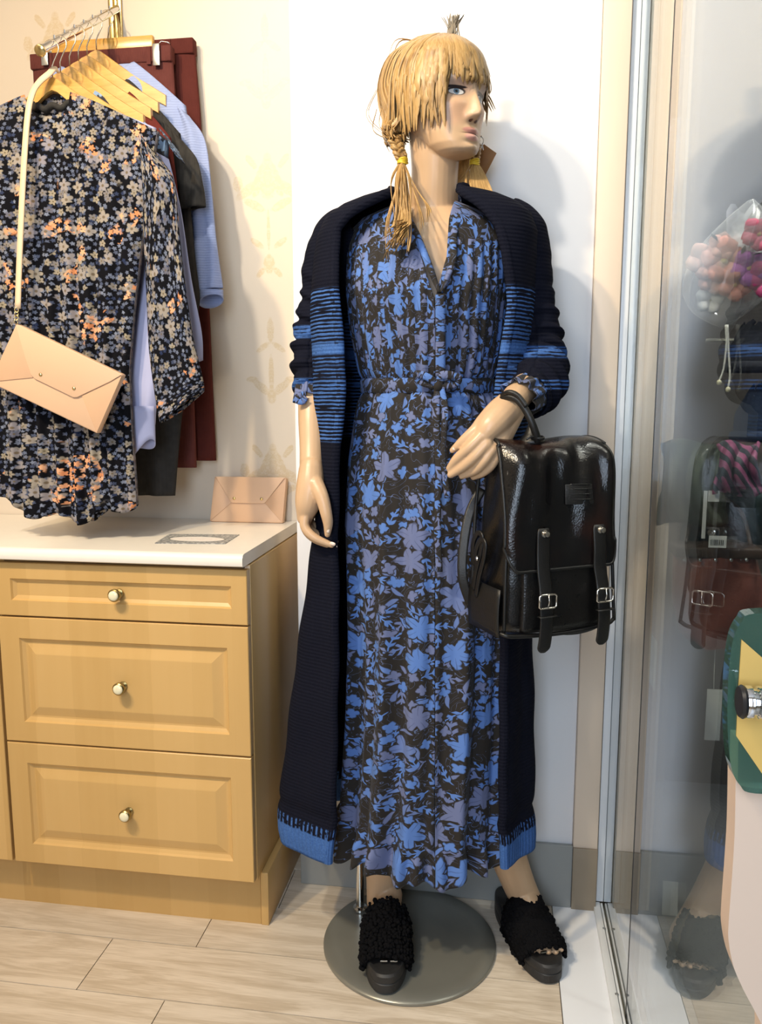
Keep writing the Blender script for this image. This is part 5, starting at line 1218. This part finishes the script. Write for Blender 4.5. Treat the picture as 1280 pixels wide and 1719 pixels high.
# ================================================================ neighbouring shop display seen through the glass
def bloom(par, c, R_, col, n=5, tilt=(0, -1, .15), name='flower', core=(.7, .55, .15)):
    m = M.setdefault('petal_%s' % col[0], plain('petal_'+col[0], col[1], .6, var=.12, nscale=50)); tl = np.array(tl_ if (tl_ := tilt) is not None else 0, float); tl /= np.linalg.norm(tl)
    a = np.cross(tl, (0, 0, 1)); a /= np.linalg.norm(a); b = np.cross(a, tl); mb = MB(); c = np.array(c)
    for k in range(n):
        q = 2*PI*k/n+R_*70; d = math.cos(q)*a+math.sin(q)*b; s_ = -math.sin(q)*a+math.cos(q)*b; P = []
        for i in range(7):
            f = i/6; w = R_*.52*math.sin(PI*(.08+.88*f))**.7; P.append([c+d*R_*f+s_*w*x+tl*(R_*.28*math.sin(f*2.0)-R_*.18*x*x+.002*k) for x in (-1, -.5, 0, .5, 1)])
        mb.grid(P)
    o = mb.build(name, m, par, smooth='all'); solid(o, .0006, 0); bake(o)
    MB().lathe([(.001, -R_*.12), (R_*.16, -R_*.1), (R_*.2, 0), (R_*.14, R_*.12), (.001, R_*.16)], tuple(c+tl*R_*.12), n=10).build('flower_centre', M.setdefault('pollen', plain('pollen_yellow', core, .8)), o, smooth='all')
YN = 1.52
n_ = lambda x, y, d=0: wpx(x, y, YN+d)
def mat_film():
    t = NT('clear_plastic_film'); lw = t.node('LayerWeight'); lw.inputs[0].default_value = .35
    tr = t.node('BsdfTransparent'); tr.inputs[0].default_value = (.95, .95, .96, 1); d = t.node('BsdfDiffuse'); d.inputs[0].default_value = (.9, .9, .92, 1); g = t.node('BsdfGlossy'); g.inputs['Roughness'].default_value = .12
    mx = t.node('MixShader'); mx.inputs[0].default_value = .45; t.t.links.new(d.outputs[0], mx.inputs[1]); t.t.links.new(g.outputs[0], mx.inputs[2])
    m2 = t.node('MixShader'); t.t.links.new(t.math('ADD', t.math('MULTIPLY', lw.outputs['Facing'], .65), .16), m2.inputs[0]); t.t.links.new(tr.outputs[0], m2.inputs[1]); t.t.links.new(mx.outputs[0], m2.inputs[2]); t.t.links.new(m2.outputs[0], t.out.inputs[0]); return t.m
M['film'] = mat_film(); M['whitecloth'] = plain('white_gauze', (.82, .82, .86), .8); M['leafg'] = plain('grey_green_leaf', (.14, .17, .15), .6)
rod = MB().tube([n_(1186, 572, .0), np.array([1.595, YN, float(n_(1186, 572)[2])])], .004, 10).build('hanging_rod', M['steel'], smooth='all'); tag(rod, 'thin horizontal steel rod behind the glass above the dark hats', 'rod')
fb = empty('wrapped_bouquet', tuple(n_(1215, 545)), 'pink and purple artificial flowers in clear film behind the glass', 'bouquet')
P = []
ctr = [(1262, 335, .004), (1250, 365, .028), (1238, 400, .046), (1228, 440, .056), (1222, 480, .056), (1220, 515, .044), (1218, 538, .020), (1217, 548, .006)]
cs = np.array(spline([np.r_[n_(x, y), r] for x, y, r in ctr], 5))
for i, (x, y, z, r) in enumerate(cs): P.append([(x+r*1.25*math.cos(q)*(1+.07*math.sin(q*7+i*.35)), y+r*.75*math.sin(q)*(1+.07*math.sin(q*5+i*.2)), z+.012*math.cos(q)*r/.05) for q in np.linspace(0, 2*PI, 49)])
MB().grid(P).build('film_wrap', M['film'], fb, smooth='all')
for (x, y, R_, col) in ((1182, 440, .026, ('peach', (.80, .42, .34))), (1214, 440, .032, ('salmon', (.86, .36, .28))), (1232, 480, .024, ('salmon', (.86, .36, .28))), (1196, 470, .022, ('peach', (.80, .42, .34))), (1256, 452, .026, ('violet', (.50, .12, .55))), (1282, 470, .026, ('magenta', (.62, .05, .22))), (1272, 395, .024, ('rose', (.78, .14, .25))), (1190, 505, .020, ('white', (.82, .78, .76))), (1212, 415, .020, ('peach', (.80, .42, .34)))):
    bloom(fb, n_(x, y, -.018), R_*1.25, col)
for (x, y, dx, dy) in ((1246, 428, 6, -16), (1262, 428, 18, -4), (1205, 405, -10, -14), (1290, 430, 8, -16)):
    a, b = n_(x, y, -.03), n_(x+dx, y+dy, -.035); MB().tube([a+(b-a)*f for f in (0, .25, .5, .75, 1)], [.001, .005, .006, .004, .0005], 8, flat=.2).build('leaf', M['leafg'], fb, smooth='all')
MB().grid([[n_(1240+50*f, 350+100*g+10*math.sin(f*9), .015+.01*math.sin(g*7+f*5)) for f in np.linspace(-.4, 1.6, 14)] for g in np.linspace(0, 1, 10)]).build('white_gauze', M['whitecloth'], fb, smooth='all')
for (xs, ys) in (([1219, 1220, 1215, 1208], [545, 580, 620, 640]), ([1222, 1224, 1226, 1223], [545, 590, 630, 652])):
    MB().tube(spline([n_(x, y, -.03) for x, y in zip(xs, ys)], 6), .0017, 6).build('drawstring', M['cord'], fb, smooth='all')
    MB().lathe([(.0005, -.005), (.0035, -.0035), (.0045, 0), (.0035, .0035), (.0005, .005)], tuple(n_(xs[-1], ys[-1]+2, -.03)), n=12).build('bead', M['cream'], fb, smooth='all')
# dark knitted hats on the rod
M['darkknit'] = plain('dark_blue_black_knit', (.012, .014, .022), .95, var=.5, nscale=60, bump=.6, bscale=160); M['darkblue'] = plain('ink_blue_felt', (.02, .035, .085), .9, var=.4, nscale=40, bump=.4, bscale=120)
def hat(x, y, w, h, mat, lab, d=0):
    c = n_(x, y, d); r = empty('knitted_hat', tuple(c), lab, 'hat'); P = []
    for i in range(13):
        f = i/12; rr = w*math.sin(PI*(.06+.55*f))**.6; P.append([(c[0]+rr*math.cos(q)*(1+.05*math.sin(q*9)), c[1]+rr*.6*math.sin(q), c[2]+h*(.5-f)+.004*math.sin(q*5+f*9)) for q in np.linspace(0, 2*PI, 33)])
    MB().grid(P).build('crown', mat, r, smooth='all')
    MB().tube([(c[0]+w*1.0*math.cos(q), c[1]+w*.62*math.sin(q), c[2]-h*.5) for q in np.linspace(0, 2*PI, 25)], .010, 8, cap=False).build('brim', mat, r, smooth='all')
    MB().lathe([(.001, -.006), (.006, 0), (.001, .006)], (c[0], c[1], c[2]+h*.53), n=10).build('pompon', mat, r, smooth='all')
hat(1262, 580, .038, .075, M['darkknit'], 'black knitted hat directly under the wrapped flowers behind the glass')
hat(1280, 690, .045, .09, M['darkblue'], 'ink blue felt hat below the black knitted hat behind the glass', .02)
# folded scarves on a shelf and a brown glossy handbag
def mat_stripe(name, cols, f, axis):
    t = NT(name); p = t.geo(); w = t.sep(t.vmath('ADD', p, t.scale(t.noise(p, 12, 2, col=True), (.03, .03, .03)))); s_ = t.math('ADD', t.math('MULTIPLY', w[0], axis[0]), t.math('MULTIPLY', w[2], axis[2]))
    k = t.math('FRACT', t.math('MULTIPLY', s_, f)); return t.bsdf(t.mix(t.step(.45, .55, k), cols[0], cols[1]), .85)
M['sc1'] = plain('olive_teal_scarf', (.10, .12, .09), .9, var=.9, nscale=16); M['sc2'] = mat_stripe('pink_striped_scarf', (.02, .02, .04), 60, (.8, 0, .6)) if False else mat_stripe('pink_striped_scarf', ((.03, .04, .06), (.32, .09, .20)), 55, (.8, 0, .6)); M['sc3'] = plain('dark_teal_scarf', (.015, .04, .045), .9, var=.6, nscale=20)
def scarf(x0, x1, y0, y1, mat, lab, d):
    P = []
    for i in range(19):
        f = i/18; row = []
        for j in range(25):
            g = j/24; x = x0+(x1-x0)*g+6*math.sin(f*5+g*3); y = y0+(y1-y0)*f+5*math.sin(g*7+d*90); row.append(n_(x, y, d+.016*math.sin(g*15+2*math.sin(f*4))*(.4+f)-.02*math.sin(PI*f)))
        P.append(row)
    o = MB().grid(P).build('scarf', mat, smooth='all'); solid(o, .006, 0); bake(o); tag(o, lab, 'scarf', 'scarves behind the glass'); return o
scarf(1110, 1215, 742, 880, M['sc1'], 'olive and teal mottled scarf hanging behind the glass', .03); scarf(1205, 1275, 745, 830, M['sc2'], 'pink and dark striped scarf hanging behind the glass', -.035); scarf(1150, 1300, 800, 910, M['sc3'], 'dark teal scarf hanging lowest behind the glass', .085)
hb = empty('handbag', tuple(n_(1205, 1085)), 'glossy brown handbag hanging under the scarves behind the glass', 'handbag'); P = []
M['brownpat'] = mat_leather('glossy_brown_leather', (.16, .055, .045), (.30, .12, .10), .10, 60, .5); M['brownlin'] = plain('dark_brown_band', (.05, .03, .022), .6)
for i in range(17):
    f = i/16; L, R_ = np.interp(f, [0, .5, .9, 1], [1130, 1128, 1142, 1160]), np.interp(f, [0, .5, .9, 1], [1270, 1290, 1285, 1265]); y = 930+150*f; a, b = n_(L, y), n_(R_, y); c = (a+b)/2; rx = (b[0]-a[0])/2
    P.append([(c[0]+rx*math.copysign(abs(math.cos(q))**.6, math.cos(q)), c[1]+.032*math.sin(q)*(1+.12*math.sin(q*7+f*9)), c[2]+.005*math.sin(q*4)) for q in np.linspace(0, 2*PI, 41)])
MB().grid(P).build('body', M['brownpat'], hb, smooth='all')
a, b = n_(1128, 912), n_(1272, 930); MB().box(a[0], b[0], YN-.036, YN+.036, b[2]-.004, a[2]).build('top_band', M['brownlin'], hb, bevel=.004)
MB().tube(spline([n_(1150, 918), n_(1165, 860, .04), n_(1205, 835, .05), n_(1245, 860, .04), n_(1262, 920)], 7), .004, 8).build('handle', M['brownlin'], hb, smooth='all')
for k in range(5):
    c = n_(1150+26*k, 940, -.038); MB().lathe([(.004, 0), (.003, -.002), (.0005, -.003)], tuple(c), 'y', 10).build('stud', M['nickel'], hb, smooth=True)
M['ticket'] = plain('white_ticket', (.80, .80, .80), .6); M['ink'] = plain('black_print_ink', (.03, .03, .03), .7)
def ticket(x0, y0, x1, y1, lab, d=-.05, bars=False, cat='tag'):
    a, b = n_(x0, y1, d), n_(x1, y0, d); r = empty('price_ticket', tuple(n_((x0+x1)/2, y1, d)), lab, cat); MB().box(a[0], b[0], a[1], a[1]+.001, a[2], b[2]).build('card', M['ticket'], r)
    if bars:
        mb = MB(); rb = random.Random(2); x = a[0]+.003
        while x < b[0]-.004: w = rb.choice((.0006, .0011, .0016)); mb.box(x, x+w, a[1]-.0004, a[1]-.0001, a[2]+.004, b[2]-.007); x += w+rb.choice((.0008, .0013))
        mb.build('barcode', M['ink'], r)
ticket(1178, 824, 1189, 904, 'tall narrow white ticket hanging in front of the teal scarf'); ticket(1189, 824, 1209, 842, 'small white ticket beside the top of the tall ticket'); ticket(1190, 900, 1221, 919, 'white barcode ticket under the scarves behind the glass', bars=True)
def atx(x, y, X): d = _F + _R*(x-640)/FPX - _U*(y-859.5)/FPX; return _C + d*(X/d[0])
def sticker(x0, y0, x1, y1, lab):
    c = [atx(x0, y0, .2670), atx(x1, y0, .2670), atx(x1, y1, .2670), atx(x0, y1, .2670)]; z0, z1 = c[3][2], c[0][2]; ya, yb = c[0][1], c[1][1]
    o = MB().box(.2667, .2672, yb, ya, z0, z1).build('glass_sticker', M['ticket']); tag(o, lab, 'sticker')
ticket(1183, 1158, 1214, 1242, 'white rectangular ticket dangling on a thread below the brown handbag', .0)
tk = [o for o in bpy.data.objects if o.type == 'EMPTY' and o.name.startswith('price_ticket')][-1]
MB().tube([n_(1199, 1159, .0005), n_(1200, 1120, .0005), n_(1202, 1078, .0005)], .0008, 6).build('thread', M['cord'], tk, smooth='all')
fc = atz(1115, 1506, 0.0); q0 = np.array([fc[0], YP-.006, 0.0005])
fcard = MB().prism([q0+np.array([-.017, 0, 0]), q0+np.array([.017, 0, 0]), q0+np.array([.017, .009, .078]), q0+np.array([-.017, .009, .078])], (0, .0012, 0)).build('floor_card', M['ticket']); tag(fcard, 'pale card standing on the floor behind the glass, leaning on the partition end', 'card')
sticker(1083, 1045, 1106, 1128, 'white sticker on the glass just right of the black seal')
# ================================================================ fitting and curved panel at the right picture edge
Y2 = .60; p2 = lambda x, y, d=0: wpx(x, y, Y2+d)
def lim(p): p = np.array(p); p[0] = min(p[0], .2555); return p
M['blush'] = plain('blush_laminate', (.78, .60, .47), .45, var=.02, nscale=5); M['gold'] = plain('mustard_card', (.72, .47, .13), .5, var=.04)
t = NT('thick_green_glass'); gb = t.bsdf((.16, .36, .27), .04, 0, .6, Coat_Weight=.4); M['gglass'] = gb; gb.node_tree.nodes['Principled BSDF'].inputs['Transmission Weight'].default_value = .75
out = [p2(x, y) for x, y in ((1237, 1240), (1236, 1300), (1234, 1400), (1229, 1480), (1224, 1550), (1224, 1580), (1232, 1622), (1248, 1660), (1266, 1694), (1282, 1725))]
low = [np.array([.2300, Y2, .42]), np.array([.2325, Y2, .20]), np.array([.2325, Y2, 0.0135])]
left_ = spline(out, 4)+low; poly = left_ + [np.array([.2555, Y2, .0135]), np.array([.2555, Y2, out[0][2]])]
cp = MB().prism(poly, (0, .022, 0)).build('curved_panel', M['blush']); tag(cp, 'blush curved panel standing against the glass at the right picture edge', 'panel')
gp = empty('glass_fitting', tuple(p2(1262, 1330)), 'thick green glass plate with chrome bolt at the right picture edge', 'fitting')
go = spline([p2(x, y, -.018) for x, y in ((1390, 1028), (1268, 1030), (1246, 1044), (1232, 1072), (1225, 1120), (1222, 1180), (1223, 1240), (1229, 1290), (1243, 1318), (1268, 1332), (1390, 1334))], 5)
MB().prism([lim(p) for p in go], (0, .014, 0)).build('glass_plate', M['gglass'], gp)
MB().prism([lim(p2(x, y, -.0200)) for x, y in ((1246, 1074), (1390, 1200), (1390, 1400), (1296, 1322), (1237, 1236), (1241, 1150))], (0, .0012, 0)).build('mustard_card', M['gold'], gp)
c = p2(1246, 1178, -.034)
MB().lathe([(.006, -.0), (.0105, .0005), (.0115, .003), (.0115, .006), (.0095, .007), (.0095, .009), (.0115, .010), (.0115, .013), (.0095, .014), (.0095, .016), (.0112, .017), (.0112, .022), (.009, .0228)], tuple(c), 'x', 28).build('chrome_bolt', M['chrome'], gp, smooth=True)
MB().lathe([(.0105, -.002), (.0118, 0), (.0105, .003)], tuple(c+np.array([0, 0, 0])), 'x', 24).build('rubber_washer', M['dark'], gp, smooth=True)
